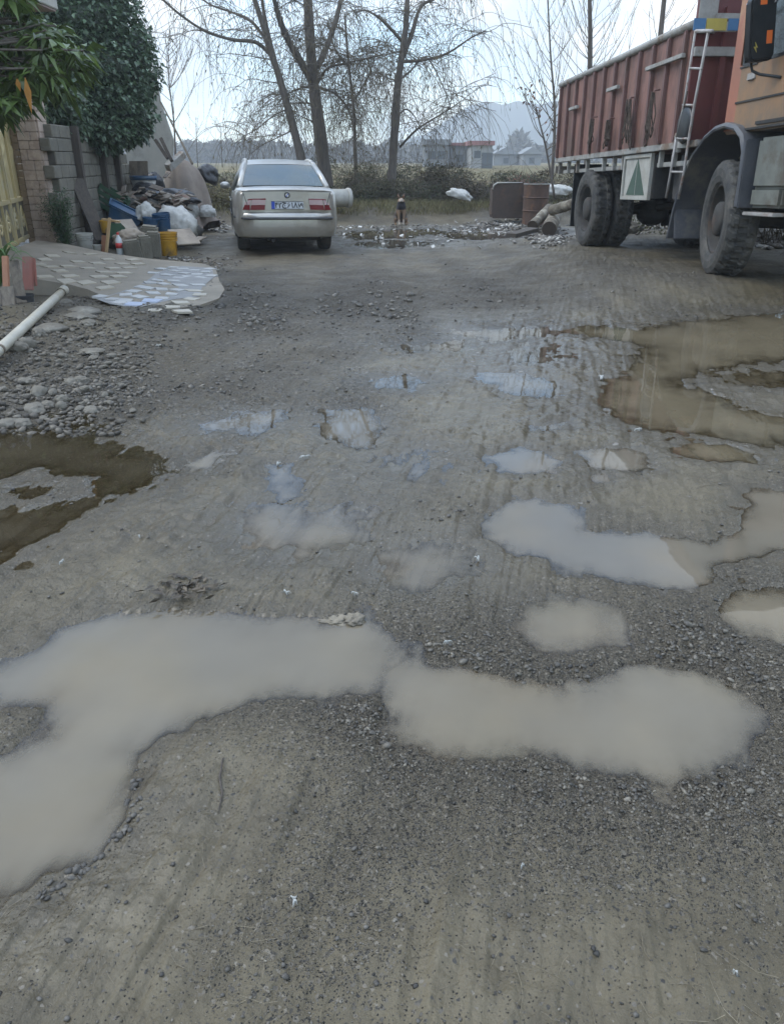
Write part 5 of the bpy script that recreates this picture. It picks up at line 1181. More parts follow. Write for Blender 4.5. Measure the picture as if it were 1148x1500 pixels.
def tree(name, label, D, limbs, ntw, seed, weep=1.0, leafn=0, leafm=None, group=None, tlen=(1.2, 3.2), zmax=99, dz=2.2, sub=5, mats=None):
    """limbs: list of (list of (px,py,depth offset), r0, r1); first limb is the trunk"""
    rg = np.random.default_rng(seed); W = []
    for pts, r0, r1 in limbs: W.append((smoothpath([atd(a, b, D+c) for a, b, c in pts]), r0, r1))
    base = W[0][0][0]; t = thing(name, label, "tree", tuple(base), group)
    for i, (p, r0, r1) in enumerate(W):
        b = MB(); k = len(p); rad = np.linspace(r0, r1, k)*(1+.06*rg.normal(size=k))
        if i == 0: rad[0] *= 1.35
        b.tube([Vector(q) for q in p], rad, 10); b.build("trunk" if i == 0 else "limb", M['bark'], t, smooth=True)
    tw = Twigs(); LC = []; LD = []
    subs = []
    for i, (p, r0, r1) in enumerate(W):
        k = len(p)
        for m_ in range(sub+ (3 if i else 0)):
            f = rg.uniform(.35 if i == 0 else .15, 1); q = p[int(f*(k-1))]; d = rg.normal(size=3); d[2] = abs(d[2])*.5+.15; d[1] *= .8; d /= np.linalg.norm(d); ln = rg.uniform(.9, dz)
            path = [q]; v = d.copy()
            for s in range(9):
                v = v+rg.normal(size=3)*.13+np.array([0, 0, -.05*weep]); v /= np.linalg.norm(v); path.append(path[-1]+v*ln/9)
            rr = max(.012, (r0+(r1-r0)*f)*.19); tw.path(path, rr, .007); subs.append(path)
        subs.append(p[len(p)//3:]); 
        subs.append(p[2*len(p)//3:])
    for m_ in range(ntw):
        sp = subs[rg.integers(len(subs))]; q = np.array(sp[rg.integers(1, len(sp))], float); d = rg.normal(size=3); d[2] = rg.uniform(-.2, .7) if weep else rg.uniform(.1, 1); d /= np.linalg.norm(d)
        ln = rg.uniform(*tlen); n = 10; path = [q]; v = d
        for s in range(n):
            v = v+rg.normal(size=3)*.10+np.array([0, 0, -.26*weep]); v /= np.linalg.norm(v); path.append(path[-1]+v*ln/n)
        if weep and path[-1][2] < .7: continue
        tw.path(path, .0075, .003)
        if leafn:
            for s in range(2, n+1):
                if rg.random() < leafn: LC.append(path[s]+rg.normal(size=3)*.03); LD.append(rg.normal(size=3)*.5+[0, 0, -.8])
    cr = link("crown", tw.mesh("crown"), mats or M['twig'], t)
    if LC: link("leaves", leafmesh("leaves", LC, LD, .12, .035, seed=seed), leafm or M['dryleaf'], cr)
    return t
tree("willow_tree", "tall bare willow with thick straight trunk behind the car's right side", 28, [
    ([(484, 300, 0), (478, 270, 0), (468, 190, 0), (459, 120, 0), (452, 20, 0), (446, -120, .3), (450, -300, .6)], .25, .09),
    ([(461, 125, 0), (440, 90, -.3), (418, 50, -.6), (402, 0, -1), (385, -90, -1.4)], .13, .05),
    ([(465, 98, 0), (482, 60, .4), (497, 10, .8), (515, -80, 1.2), (540, -160, 1.5)], .10, .04),
    ([(466, 120, 0), (480, 100, -.5), (510, 92, -1), (560, 80, -1.5)], .05, .015), ([(466, 132, 0), (445, 128, .4), (418, 140, .8), (395, 165, 1.2)], .04, .012), ([(468, 128, 0), (492, 138, -.3), (510, 160, -.7), (520, 200, -1)], .04, .012),
    ([(448, -60, .3), (410, -140, .4), (360, -210, .5)], .09, .03), ([(449, -110, .3), (500, -200, -.4), (560, -260, -.8)], .09, .03)], 1050, 1, leafn=.18)
tree("willow_tree", "slender leaning willow just left of the thickest trunk, with a long bare limb reaching left", 27, [
    ([(452, 300, 0), (443, 240, 0), (425, 170, 0), (408, 110, 0), (395, 70, 0), (383, 30, .1), (368, -20, .2), (350, -110, .4)], .145, .05),
    ([(396, 80, 0), (375, 62, -.3), (340, 58, -.6), (300, 45, -.9), (265, 22, -1.2), (232, -5, -1.5), (190, -30, -1.8)], .06, .018),
    ([(402, 90, 0), (393, 50, .4), (384, 0, .8), (380, -70, 1)], .08, .03), ([(396, 70, 0), (372, 35, .5), (345, 20, .9), (305, 5, 1.3), (280, -20, 1.6)], .05, .015), ([(368, -20, .2), (330, -70, 0), (290, -100, -.3)], .05, .02),
    ([(420, 160, 0), (400, 170, -.4), (375, 190, -.8), (355, 200, -1)], .025, .01), ([(430, 190, 0), (410, 200, .5), (385, 212, .9), (368, 225, 1)], .02, .01)], 520, 2, leafn=.15, sub=4)
tree("willow_tree", "willow standing alone in the middle above the dog, forking near the top", 27.5, [
    ([(570, 300, 0), (573, 270, 0), (578, 190, 0), (582, 130, 0), (588, 85, 0), (594, 40, 0), (598, -30, .2), (605, -140, .4)], .165, .05),
    ([(590, 82, 0), (603, 50, .3), (616, 10, .6), (640, -5, .9), (670, -40, 1.2)], .08, .03), ([(590, 90, 0), (620, 88, -.4), (655, 78, -.8), (690, 55, -1.2), (712, 45, -1.4)], .05, .012),
    ([(584, 118, 0), (600, 105, .3), (625, 85, .8), (650, 130, 1.0), (662, 165, 1.1)], .035, .01), ([(586, 215, 0), (610, 190, -.5), (645, 168, -.9), (660, 158, -1)], .04, .012), ([(584, 168, 0), (595, 160, .4), (608, 172, .8), (618, 195, 1)], .03, .012),
    ([(588, 60, 0), (560, 30, -.5), (535, 15, -.9), (520, 20, -1.2)], .05, .015), ([(600, -60, .2), (570, -120, -.4), (530, -170, -.8)], .06, .02)], 700, 3, leafn=.16)
tree("willow_tree", "thin young willow half hidden between the two bigger willows", 32, [
    ([(522, 290, 0), (520, 220, 0), (517, 150, 0), (510, 90, 0), (505, 20, 0)], .08, .03), ([(517, 150, 0), (540, 110, .4), (556, 60, .8)], .04, .015), ([(512, 100, 0), (490, 70, -.4), (480, 30, -.8)], .04, .015)], 450, 9, leafn=.25, sub=7)
# upright poplars and saplings on the right
def upright(name, label, D, pts, r0, r1, nb, seed, blen, group="bare saplings behind the truck", leaf=0):
    rg = np.random.default_rng(seed); p = smoothpath([atd(a, b, D) for a, b in pts], 6); t = thing(name, label, "tree", tuple(p[0]), group)
    b = MB(); b.tube([Vector(q) for q in p], np.linspace(r0, r1, len(p)), 8); b.build("trunk", M['bark'], t, smooth=True); tw = Twigs(); LC = []; LD = []
    for k in range(nb):
        f = rg.uniform(.12, 1)**.8; q = p[int(f*(len(p)-1))]; a = rg.uniform(0, 6.28); v = np.array([math.cos(a)*.8, math.sin(a)*.8, .55]); ln = blen*rg.uniform(.5, 1.1)*(1.15-.7*f); path = [q]; n = 9
        for s in range(n):
            v = v+np.array([0, 0, .11])+rg.normal(size=3)*.06; v /= np.linalg.norm(v); path.append(path[-1]+v*ln/n)
        tw.path(path, max(.008, .02*(1-f)), .004)
        for s in range(3):
            qq = path[rg.integers(3, n)]; vv = v+rg.normal(size=3)*.5; pp = [qq]
            for _ in range(5): vv = vv+[0, 0, .12]; vv /= np.linalg.norm(vv); pp.append(pp[-1]+vv*ln*.07)
            tw.path(pp, .005, .003)
        if leaf and rg.random() < leaf:
            for s in range(1, n): LC.append(path[s]+rg.normal(size=3)*.05); LD.append(rg.normal(size=3)+[0, 0, -.6])
    cr = link("crown", tw.mesh("crown"), M['twig'], t)
    if LC: link("leaves", leafmesh("leaves", LC, LD, .10, .06, seed=seed), M['brownleaf'], cr)
upright("poplar_tree", "tall straight bare poplar rising behind the middle of the truck bed", 27, [(858, 270), (862, 150), (864, 60), (863, -30), (866, -200)], .10, .04, 60, 21, 3.0)
upright("poplar_tree", "bare poplar rising behind the truck bed nearest the headboard", 24, [(955, 270), (963, 100), (970, 20), (980, -80), (985, -200)], .09, .04, 44, 22, 2.2)
upright("poplar_tree", "thin bare sapling at the rear corner of the truck bed", 22, [(808, 260), (812, 190), (811, 140), (806, 80), (800, -40)], .045, .014, 34, 23, 2.6)
upright("poplar_tree", "low leaning sapling with brown leaves left of the truck bed", 20, [(812, 290), (800, 220), (790, 180), (784, 155)], .03, .012, 16, 24, 1.6, leaf=.45)
upright("bare_shrub", "thin bare shrub rising beside the leaning pole at the shed", 22, [(258, 250), (255, 180), (248, 120), (246, 70)], .025, .008, 26, 25, 1.9, group="bare shrubs behind the wall")
upright("bare_shrub", "thin bare shrub standing in front of the far tree line, left of the car", 40, [(290, 245), (288, 205), (287, 180)], .02, .008, 8, 26, 1.2, group="bare shrubs behind the wall")
upright("bare_shrub", "pair of thin bare stems in front of the far tree line, nearest the willows", 40, [(326, 245), (324, 205), (323, 182)], .02, .008, 8, 27, 1.2, group="bare shrubs behind the wall")
# ------------------------------------------------------------------ brambles, grass
M['bramble'] = mat("bramble_leaf", (.048, .058, .026), (.085, .08, .04), scale=9, rough=.75, attr='var', trans=.15)
M['weed'] = mat("dry_grass", (.12, .115, .05), (.19, .16, .085), scale=5, rough=.9, attr='var', trans=.25)
M['brownbush'] = mat('brown_bramble', (.085, .062, .038), (.06, .05, .028), scale=9, rough=.8, attr='var', trans=.15)
M['weedbush'] = mat('dry_scrub', (.10, .085, .045), (.07, .068, .034), scale=9, rough=.8, attr='var', trans=.15)
def bush(px, ytop, D, w_, label, seed, col='bramble', ybase=None, lf=.07, n=3600, cat="bush", group="bramble bushes along the yard end"):
    rg = np.random.default_rng(seed); b0 = atd(px, 300, D); zb = float(gbase(np.array(b0[0]), np.array(D))); zt = atd(px, ytop, D)[2]; h = max(zt-zb, .3); c = np.array([b0[0], D, zb])
    t = thing("bramble_bush", label, cat, tuple(c), group); k = 11
    bl = np.stack([rg.uniform(-.5, .5, k)*w_, rg.uniform(-.5, .5, k)*.9, rg.uniform(.10, .72, k)*h], 1); br = np.stack([rg.uniform(.13, .30, k)*w_, rg.uniform(.25, .55, k), rg.uniform(.14, .34, k)*h], 1)
    i = rg.integers(0, k, n); d = rdirs(n, .2, seed); r = rg.uniform(.6, 1.06, n)**.5; P = c+bl[i]+d*br[i]*r[:, None]; P[:, 2] = np.maximum(P[:, 2], zb+.02)
    link("foliage", leafmesh("foliage", P, d+rg.normal(size=(n, 3))*.7, rg.uniform(.5, 1.3, n)*lf, lf*.55, seed=seed), M[col], t)
    tw = Twigs()
    for _ in range(80):
        a = rg.uniform(0, 6.28); q = c+np.array([rg.uniform(-.4, .4)*w_, rg.uniform(-.4, .4), 0]); v = np.array([math.cos(a)*.5, math.sin(a)*.4, 1.1]); p = [q]; ln = h*rg.uniform(.8, 1.6)
        for s in range(10): v = v+rg.normal(size=3)*.12+[0, 0, -.16]; v /= np.linalg.norm(v); p.append(p[-1]+v*ln/10)
        tw.path(p, .010, .004)
    link("stem", tw.mesh("stem"), M['twig'], t)
BU = [(360, 243, 30, 2.6), (415, 231, 30.5, 2.0), (505, 221, 30.5, 2.2), (545, 209, 31, 2.0), (610, 231, 29, 2.0), (650, 227, 28.5, 1.9), (690, 240, 28.8, 1.8), (735, 249, 28.5, 1.6), (780, 246, 28, 1.8), (825, 238, 27.5, 2.0), (320, 252, 31, 2.4), (560, 262, 27.2, 1.8), (630, 258, 27, 2.0), (700, 262, 26.6, 1.8), (520, 268, 27, 1.8), (745, 262, 26, 1.6), (890, 240, 30, 3), (960, 235, 30, 3), (800, 262, 25.6, 2)]
BL = ["dark bramble bush behind the car's left rear pillar", "low bramble bush behind the car roof", "tall brown bramble bush right of the thickest willow trunk", "highest brown bramble bush between the willow trunks", "wide dark bramble bush right of the middle willow", "dark green bramble bush above the white bag", "dark bramble bush right of the one above the white bag", "bramble bush between the white bag and the steel drums", "bramble bush behind the rusty steel drums", "bramble bush behind the truck's rear corner", "low bramble bush at the far left behind the tarp", "low bramble clump at the foot of the middle willow", "low bramble clump left of the white bag", "low bramble clump right of the white bag", "low bramble clump between the white tank and the middle willow", "low bramble clump left of the open half drum", "bramble bush seen under the truck behind the rear wheels", "bramble bush behind the truck's toolbox", "low bramble clump just behind the drums"]
for i, ((px, yt, D, w_), lb) in enumerate(zip(BU, BL)): bush(px, yt, D, w_, lb, 100+i, col=("bramble", "brownbush", "bramble", "weedbush")[i % 4])
for i_, (px_b, yt_b, D_b, w_b, lb_b) in enumerate(((960, 215, 17.5, 2.6, "dark bush added to shade under the truck, behind the toolbox"), (1075, 200, 14.6, 2.6, "dark bush added to shade under the truck, behind the front fender"), (1210, 190, 12.8, 2.6, "dark bush added to shade under the truck, beyond the cab"), (900, 222, 20.5, 2.4, "dark bush added to shade under the truck, behind the rear wheels"), (1380, 180, 11.2, 2.6, "dark bush added to shade under the truck, furthest right beyond the cab"))): bush(px_b+95, yt_b, D_b, w_b, lb_b, 160+i_, lf=.09, n=4200)  # bush row added beyond the truck to keep its underside dark
bush(270, 262, 24.5, 1.6, "yellowish dry bush between the tarp and the car", 140, 'weed', n=2200)
bush(320, 272, 25, 1.8, "pale dry bush beside the car's wing mirror", 141, 'weed', n=2200)
def grass():
    rg = np.random.default_rng(31); n = 34000; px = rg.uniform(230, 900, n); D = 24.0+rg.random(n)**1.4*6.5+.0
    x = (px-574)/FPX*(D*math.cos(PIT)+.6); D = D+.5*noise2(x*.6, D*0+2, 9); z = gbase(x, D); ok = (noise2(x*.9, D*.9, 77)+.25*rg.normal(size=n)) > -.35
    P = np.stack([x, D, z-.02], 1)[ok]; k = len(P); d = rg.normal(size=(k, 3))*.33; d[:, 2] = 1
    link_ = leafmesh("grass", P, d, rg.uniform(.10, .42, k), .018, droop=.25, seed=3); tag(link("grass", link_, M['weed']), "dry green and tan grass at the end of the yard", "grass", kind='stuff')
grass()
def treeline():
    rg = np.random.default_rng(41); Ps = []
    for x0, x1, y0, y1, D, n in ((180, 400, 216, 240, 300, 5200), (380, 620, 218, 240, 300, 4000), (620, 800, 226, 240, 330, 2600), (750, 1000, 220, 240, 300, 3800), (745, 775, 198, 236, 330, 900), (-200, 200, 208, 240, 260, 3000), (1000, 1400, 208, 240, 260, 3000)):
        px = rg.uniform(x0, x1, n); top = y0+7*noise2(px*.05, px*0+1.3, 8)+5*noise2(px*.19, px*0+4, 8)
        if x1-x0 < 60: top = y0+((px-(x0+x1)/2)/15)**2*14
        py = y1-(y1-top)*rg.random(n)**.7; dd = D+rg.uniform(-10, 10, n); Ps.append(np.array([atd(a, b, c) for a, b, c in zip(px, py, dd)]))
    P = np.concatenate(Ps); n = len(P); m = mat("far_trees", (.075, .075, .06), (.11, .10, .085), scale=.3, rough=.9, attr='var')
    tag(link("far_trees", leafmesh("far_trees", P, rdirs(n, .4, 4), rg.uniform(1.4, 4.2, n), 1.3, seed=6), m), "hazy line of distant trees across the fields", "trees", kind='stuff')
treeline()
# ------------------------------------------------------------------ hills and houses
def hills():
    m = mat("far_hill", (.07, .085, .085), (.09, .10, .09), scale=.01, rough=.95)
    b = MB(); D = 620; xs = np.linspace(540, 1300, 150); rows = []
    def top(px):
        pts = [(400, 226), (540, 216), (620, 198), (660, 172), (690, 153), (715, 149), (735, 153), (760, 148), (790, 153), (840, 144), (900, 160), (1000, 150), (1150, 170), (1400, 200)]
        return np.interp(px, [p[0] for p in pts], [p[1] for p in pts])+1.5*noise2(px*.06, px*0, 3)+.8*noise2(px*.2, px*0, 4)
    tp = top(xs); V = []
    for k in range(12):
        f = k/11
        for px, ty in zip(xs, tp): 
            P = atd(px, ty*f+238*(1-f), D+110*f-(18*math.sin(px*.05)+12*math.sin(px*.13))*(1-abs(2*f-1))); V.append(P)
    n = len(xs); i = (np.arange(11)[:, None]*n+np.arange(n-1)[None]).ravel()
    back = [(p[0], p[1]+30, -2) for p in V[-n:]]; V2 = np.array(V+back); i = (np.arange(12)[:, None]*n+np.arange(n-1)[None]).ravel()
    tag(link("mountain", npmesh("mountain", V2, np.stack([i, i+1, i+n+1, i+n], 1)), m, smooth=True), kind='structure')
    xs = np.linspace(700, 1400, 90); V = []
    for k in range(8):
        f = k/7
        for px in xs: V.append(atd(px, (188+10*noise2(np.array([px*.03]), np.array([.5]), 6)[0]+max(0, (780-px)*.5))*f+238*(1-f), 520+70*f))
    n = len(xs); V += [(p[0], p[1]+20, -2) for p in V[-n:]]; i = (np.arange(8)[:, None]*n+np.arange(n-1)[None]).ravel()
    tag(link("hill", npmesh("hill", np.array(V), np.stack([i, i+1, i+n+1, i+n], 1)), m, smooth=True), kind='structure')
hills()
M['housewall'] = mat("pale_render", (.30, .30, .285), (.24, .24, .23), scale=.6, rough=.9)
M['greywall'] = mat("grey_render", (.22, .23, .23), (.18, .185, .19), scale=.6, rough=.9)
M['redroof'] = mat("red_roof", (.27, .11, .10), (.22, .10, .09), scale=.8, rough=.8)
M['darkwin'] = mat("dark_window", (.05, .06, .07), (.07, .08, .09), scale=1, rough=.3)
def house(label, px0, px1, yt, D, roofh, wallm, roofm, wins, gable=False):
    a = atd(px0, yt, D); c = atd(px1, yt, D); zt = a[2]; base = (a+c)/2; base[2] = float(gbase(np.array(base[0]), np.array(D)))-.3; w_ = c[0]-a[0]; d = 7.0
    t = thing("house", label, "house", tuple(base), "far houses across the field"); b = MB(); b.box((base[0], D+d/2, (zt+base[2])/2), (w_, d, zt-base[2])); b.build("wall", wallm, t)
    b = MB()
    if gable: b.prism([(a[0]-.4, zt+.003), (c[0]+.4, zt+.003), ((a[0]+c[0])/2, zt+roofh)], D-.4, D+d+.4, 1)
    else: b.box((base[0], D+d/2-.1, zt+roofh/2+.003), (w_+.5, d+.6, roofh))
    b.build("roof", roofm, t)
    for wx, wz, ww, wh in wins:
        q = MB(); q.box((a[0]+w_*wx, D-.02, zt-(zt-base[2])*wz), (ww, .08, wh)); q.build("window", M['darkwin'], t)
house("grey flat roofed house farthest left of the three red and grey ones", 622, 657, 212, 108, .6, M['greywall'], M['greywall'], [(.3, .4, 1, .9), (.7, .4, 1, .9)])
house("grey house with a thin red roof in the middle of the far three", 657, 690, 213.5, 110, .35, M['greywall'], M['redroof'], [(.5, .5, .9, .8)])
house("pale house with a red roof at the right of the far three", 690, 721, 213, 104, .5, M['housewall'], M['redroof'], [(.3, .35, .8, .8), (.78, .6, 1.3, 1.8)])
house("low dark house with a pointed roof, left of the far pair in the haze", 724, 758, 226, 165, 1.3, M['greywall'], M['greywall'], [(.5, .5, 1, 1)], True)
house("low dark house with a pointed roof, right of the far pair in the haze", 766, 792, 225.5, 160, 1.2, M['greywall'], M['greywall'], [(.5, .5, 1, 1)], True)
# ------------------------------------------------------------------ ivy thicket and loquat
def ivy():
    base = np.array([-6.4, 17.4, -.1]); t = thing("ivy_tree", "tall dense ivy covered tree leaning over the block wall", "tree", tuple(base)); rg = np.random.default_rng(51)
    E = [(-6.6, 17.6, 4.6, 1.75, 1.6, 1.5), (-6.1, 17.3, 3.6, 1.42, 1.5, 1.3), (-5.95, 17.1, 2.9, 1.36, 1.4, 1.15), (-5.95, 17.0, 2.25, 1.3, 1.3, .8), (-7.1, 16.6, 3.2, 1.4, 1.2, 1.4), (-6.7, 16.2, 2.2, 1.0, .9, .75), (-7.6, 17.0, 4.8, 1.6, 1.4, 1.6), (-5.55, 16.7, 2.25, .85, .8, .60), (-5.75, 16.3, 1.95, .75, .7, .42), (-5.15, 17.0, 1.95, .45, .5, .35), (-6.0, 15.6, 2.3, .7, .6, .5), (-5.95, 15.2, 2.05, .7, .5, .5), (-5.45, 16.2, 1.85, .55, .5, .36), (-6.1, 14.9, 2.3, .6, .5, .4), (-5.3, 17.4, 3.1, .75, .8, .9), (-8.2, 16, 3.2, 1.5, 1.3, 1.7)]
    C = []; D = []
    for (x, y, z, a, b_, c) in E:
        n = int(3400*(a*b_+b_*c+a*c)/3); d = rdirs(n, .1, int(x*-10)); bump = 1+.10*np.sin(d[:, 0]*7+x)*np.sin(d[:, 2]*8+z)+.05*np.sin(d[:, 0]*17)*np.sin(d[:, 2]*19); r = (.80+.24*rg.random(n))*bump
        C.append(np.array([x, y, z])+d*np.array([a, b_, c])*r[:, None]); dd = d+rg.normal(size=(n, 3))*.55; dd[:, 2] -= .35; D.append(dd)
    C = np.concatenate(C); D = np.concatenate(D); D[:, 1] -= .2; n = len(C); ok = C[:, 2] > 1.25+.25*rg.random(n); C, D = C[ok], D[ok]; n = len(C)
    ib = MB()
    for k, (x, y, z, a, b_, c) in enumerate(E): ib.crumple((x, y, z), (a*.66, b_*.66, c*.66), k+3, .2, 3, fold=.12, flat=-2)
    ib.build('inner_foliage', M['leafd'], t)
    link("crown", leafmesh("crown", C, D, rg.uniform(.06, .13, n), rg.uniform(.05, .09, n), seed=5), M['leafd'], t)
    b = MB(); b.tube([Vector((-6.35, 17.5, -.2)), Vector((-6.3, 17.4, 1.2)), Vector((-6.5, 17.5, 3))], [.2, .16, .1], 9); b.tube([Vector((-6.3, 17.4, 1.0)), Vector((-5.9, 17.2, 2.2))], [.1, .05], 7); b.tube([Vector((-6.35, 17.45, 1.4)), Vector((-7.2, 17.2, 3.2))], [.1, .05], 7); b.build("trunk", M['bark'], t, smooth=True)
ivy()
def loquat():
    base = np.array([-5.3, 9.3, .1]); t = thing("loquat_tree", "loquat tree with long glossy green leaves hanging over the gold gate", "tree", tuple(base)); rg = np.random.default_rng(61)
    tw = MB(); trunk = [Vector((-5.3, 9.3, 0)), Vector((-5.25, 9.2, 1.2)), Vector((-5.1, 9.0, 2.2))]; tw.tube(trunk, [.11, .09, .07], 9); tips = []
    poly = np.array([(-140, -160), (10, -160), (40, 5), (62, 20), (95, 45), (128, 78), (136, 100), (118, 128), (100, 150), (92, 158), (70, 140), (52, 150), (40, 168), (10, 180), (-40, 190), (-140, 180)], float)
    k = 0
    while k < 270:
        px = rg.uniform(-140, 140); py = rg.uniform(-160, 185)
        if sdf_poly(np.array([px]), np.array([py]), poly)[0] > -6: continue
        D = rg.uniform(8.1, 10.0); P = atd(px, py-8, D); tips.append(P); k += 1
    for P in [(132, 104, 8.8), (122, 96, 8.6), (110, 80, 8.9), (126, 84, 9.2), (92, 58, 8.8), (45, 160, 8.2), (8, 172, 8.0), (25, 155, 8.2), (100, 140, 9.0), (84, 150, 9.0), (70, 50, 8.8), (40, 40, 9), (96, 70, 9)]: tips.append(atd(P[0]-12, P[1]-14, P[2]))
    C = []; Dd = []; Ln = []; Wd = []
    hub = np.array(trunk[-1])
    for P in tips:
        if rg.random() < .5: tw.tube([Vector(hub), Vector((hub+P)/2+rg.normal(size=3)*.12+[0, 0, .12]), Vector(P)], [.028, .016, .009], 5)
        m = rg.integers(9, 14)
        for j in range(m):
            a = rg.uniform(0, 6.28); el = rg.uniform(-.75, .55); d = np.array([math.cos(a)*math.cos(el), math.sin(a)*math.cos(el), math.sin(el)-.25]); C.append(P+d*.03); Dd.append(d); L_ = rg.uniform(.14, .25); Ln.append(L_); Wd.append(L_*.29)
    link("crown", leafmesh("crown", C, Dd, Ln, Wd, droop=.28, seed=8), M['leafl'], t)
    tw.build("trunk", M['bark'], t, smooth=True)
    c = [atd(37, 112, 7.9), atd(25, 114, 8.0)]; link("orange_leaf", leafmesh("orange_leaf", c, [(.02, 0, -1), (.1, .1, -1)], [.26, .10], [.06, .05], seed=2), M['leafo'], t)
loquat()
# house behind the gate with a projecting roof slab
def eave():
    corner = atd(86, 15, 12.6); zc = corner[2]; t = thing("gate_house", "pale house with a projecting flat roof corner behind the loquat tree", "house", (-8.8, 10.5, 0))
    b = MB(); b.box((corner[0]-2.6, 12.6-2.4, zc+.16), (5.2, 4.8, .32)); b.build("roof", M['plaster'], t, bevel=.01)
    m = mat("pinkish_render", (.36, .28, .25), (.31, .245, .22), scale=2, rough=.9); b = MB(); b.box((corner[0]-3.4, 12.6-2.9, zc/2-.15), (4.6, 4.0, zc+.3)); b.build("wall", m, t)
    b = MB(); b.box((corner[0]-2.6, 12.6-2.4, zc-.012), (5.15, 4.75, .02)); b.build("soffit", m, t)
    b = MB(); b.box((corner[0]-1.085, 11.2, 2.3), (.04, 1.1, 1.0)); b.build("window", M['bluetile'], t)
eave()
# ------------------------------------------------------------------ far yard: tank, bag, drums, logs, dog
def tank_():
    a, c = at(470, 290, 23.5), at(509, 290, 23.8); t = thing("water_tank", "white cylindrical water tank lying on its side behind the car", "tank", tuple((a+c)/2-Vector((0, 0, .25)))); d = (c-a).normalized()
    b = MB(); b.tube([a-d*1.2, a-d*1.15, c, c+d*.04], [.10, .23, .235, .20], 24); b.build("tank_body", M['white'], t, smooth=True); q = MB(); q.tube([c-d*.03, c+d*.0, c+d*.07, c+d*.10], [.255, .27, .26, .16], 24); q.build("tank_end", M['white'], t, smooth=True)
tank_()
bag("white_bag", "crumpled white plastic bag caught on the brambles", "bag", M['sack'], 673, 286, 24.6, (.34, .22, .15), 31, rot=(0, R_(14), 0))
bag("white_bag", "white plastic bag behind the logs, partly hidden by the truck's rear wheel", "bag", M['sack'], 814, 280, 24.0, (.40, .2, .16), 32)
M['drumdark'] = mat("sooty_steel", (.055, .038, .029), (.085, .058, .042), scale=4, rough=.7, c3=(.14, .075, .042), bump=.5)
def drums():
    D = 21.2; base = onground(785, 330); D = base[1]; r = (atd(804, 300, D)[0]-atd(767, 300, D)[0])/2; h = atd(785, 270, D)[2]-base[2]
    t = thing("oil_drum", "upright rusty steel drum beside the open half drum", "drum", tuple(base)); Mx = Matrix.Translation((base[0], base[1]+r, base[2])); b = MB()
    prof = [(.001, 0), (r, 0), (r, h*.32), (r+.02, h*.34), (r, h*.36), (r, h*.65), (r+.02, h*.67), (r, h*.69), (r, h*.985), (r+.015, h), (r-.01, h), (r-.015, h*.97), (r-.03, h*.6), (.001, h*.6)]
    b.lathe(prof, 32, Mx); o = b.build("drum_shell", M['rust'], t, smooth=True); set_auto(o, 40)
    q = MB(); q.lathe([(r+.016, h-.012), (r+.022, h), (r+.016, h+.012), (r-.006, h+.01)], 32, Mx); q.build("drum_rim", M['railgrey'], t)
    # half drum: open vessel with curved edge facing us
    D2 = D+.7; a = atd(722, 270, D2); c = atd(778, 270, D2); zt = atd(740, 268, D2)[2]; zb = base[2]+.12; w_ = c[0]-a[0]; cx = (a[0]+c[0])/2
    t = thing("half_drum", "dark burnt steel tank with a pale curved rim standing on bricks", "drum", (cx, D2, zb)); b = MB(); vs = []; n = 14; prof = []
    for i in range(n+1):
        an = math.pi*i/n; prof.append((cx-w_/2+w_*.12*(1-math.sin(an)) if False else cx-w_/2*math.cos(an) if False else 0, 0))
    pl_ = [(cx-w_/2+.03, zb), (cx+w_/2, zb), (cx+w_/2, zt), (cx-w_/2+.12, zt), (cx-w_/2+.03, zt-.05), (cx-w_/2, zt-.16), (cx-w_/2, zb+.12)]
    b.prism(pl_, D2, D2+.03, 1); b.prism(pl_, D2+.6, D2+.63, 1); b.box((cx-w_/2+.015, D2+.315, (zb+zt)/2-.03), (.03, .57, zt-zb-.22)); b.box((cx+w_/2-.015, D2+.315, (zb+zt)/2), (.03, .57, zt-zb-.03)); b.box((cx, D2+.315, zb+.03), (w_-.08, .57, .03)); b.build("tank_shell", M['drumdark'], t, bevel=.006)
    q = MB(); q.tube([(cx-w_/2-.01, D2-.015, zt-.16), (cx-w_/2+.02, D2-.015, zt-.05), (cx-w_/2+.12, D2-.015, zt+.005), (cx+w_/2-.25, D2-.015, zt+.008)], [.022, .025, .022, .012], 7); q.build("rim_edge", M['white'], t, smooth=True)
    for i, (px, py, lb) in enumerate(((737, 323, "pale yellow brick propping the burnt tank, left one"), (760, 322, "pale brick propping the burnt tank, right one"))):
        p = onground(px, py); o = MB(); o.box((p[0], p[1]+.4, p[2]+.07), (.24, .2, .17), (0, 0, .2*i)); tag(o.build("brick", mat("pale_brick", (.36, .31, .19), (.3, .26, .17), scale=6, rough=.9), None, p, bevel=.015), lb, "brick")
drums()
def redweed():
    c = onground(764, 322); c[1] -= .1; rg = np.random.default_rng(91); t = thing("reddish_weed", "dry reddish brown weed standing in front of the burnt tank", "weed", tuple(c)); tw = Twigs(); C = []; D = []
    for k in range(22):
        v = np.array([rg.normal()*.35, rg.normal()*.2, 1]); p = [c]; ln = rg.uniform(.5, 1.0)
        for s in range(7): v = v+rg.normal(size=3)*.12; v /= np.linalg.norm(v); p.append(p[-1]+v*ln/7); 
        tw.path(p, .008, .004)
        for q in p[2:]:
            for _ in range(5): C.append(q+rg.normal(size=3)*.05); D.append(rg.normal(size=3))
    s_ = link("stem", tw.mesh("stem"), M['twig'], t); link("leaves", leafmesh("leaves", C, D, .07, .035, seed=2), mat("red_brown_leaf", (.16, .075, .055), (.11, .05, .04), scale=9, rough=.8, attr='var'), t)
redweed()
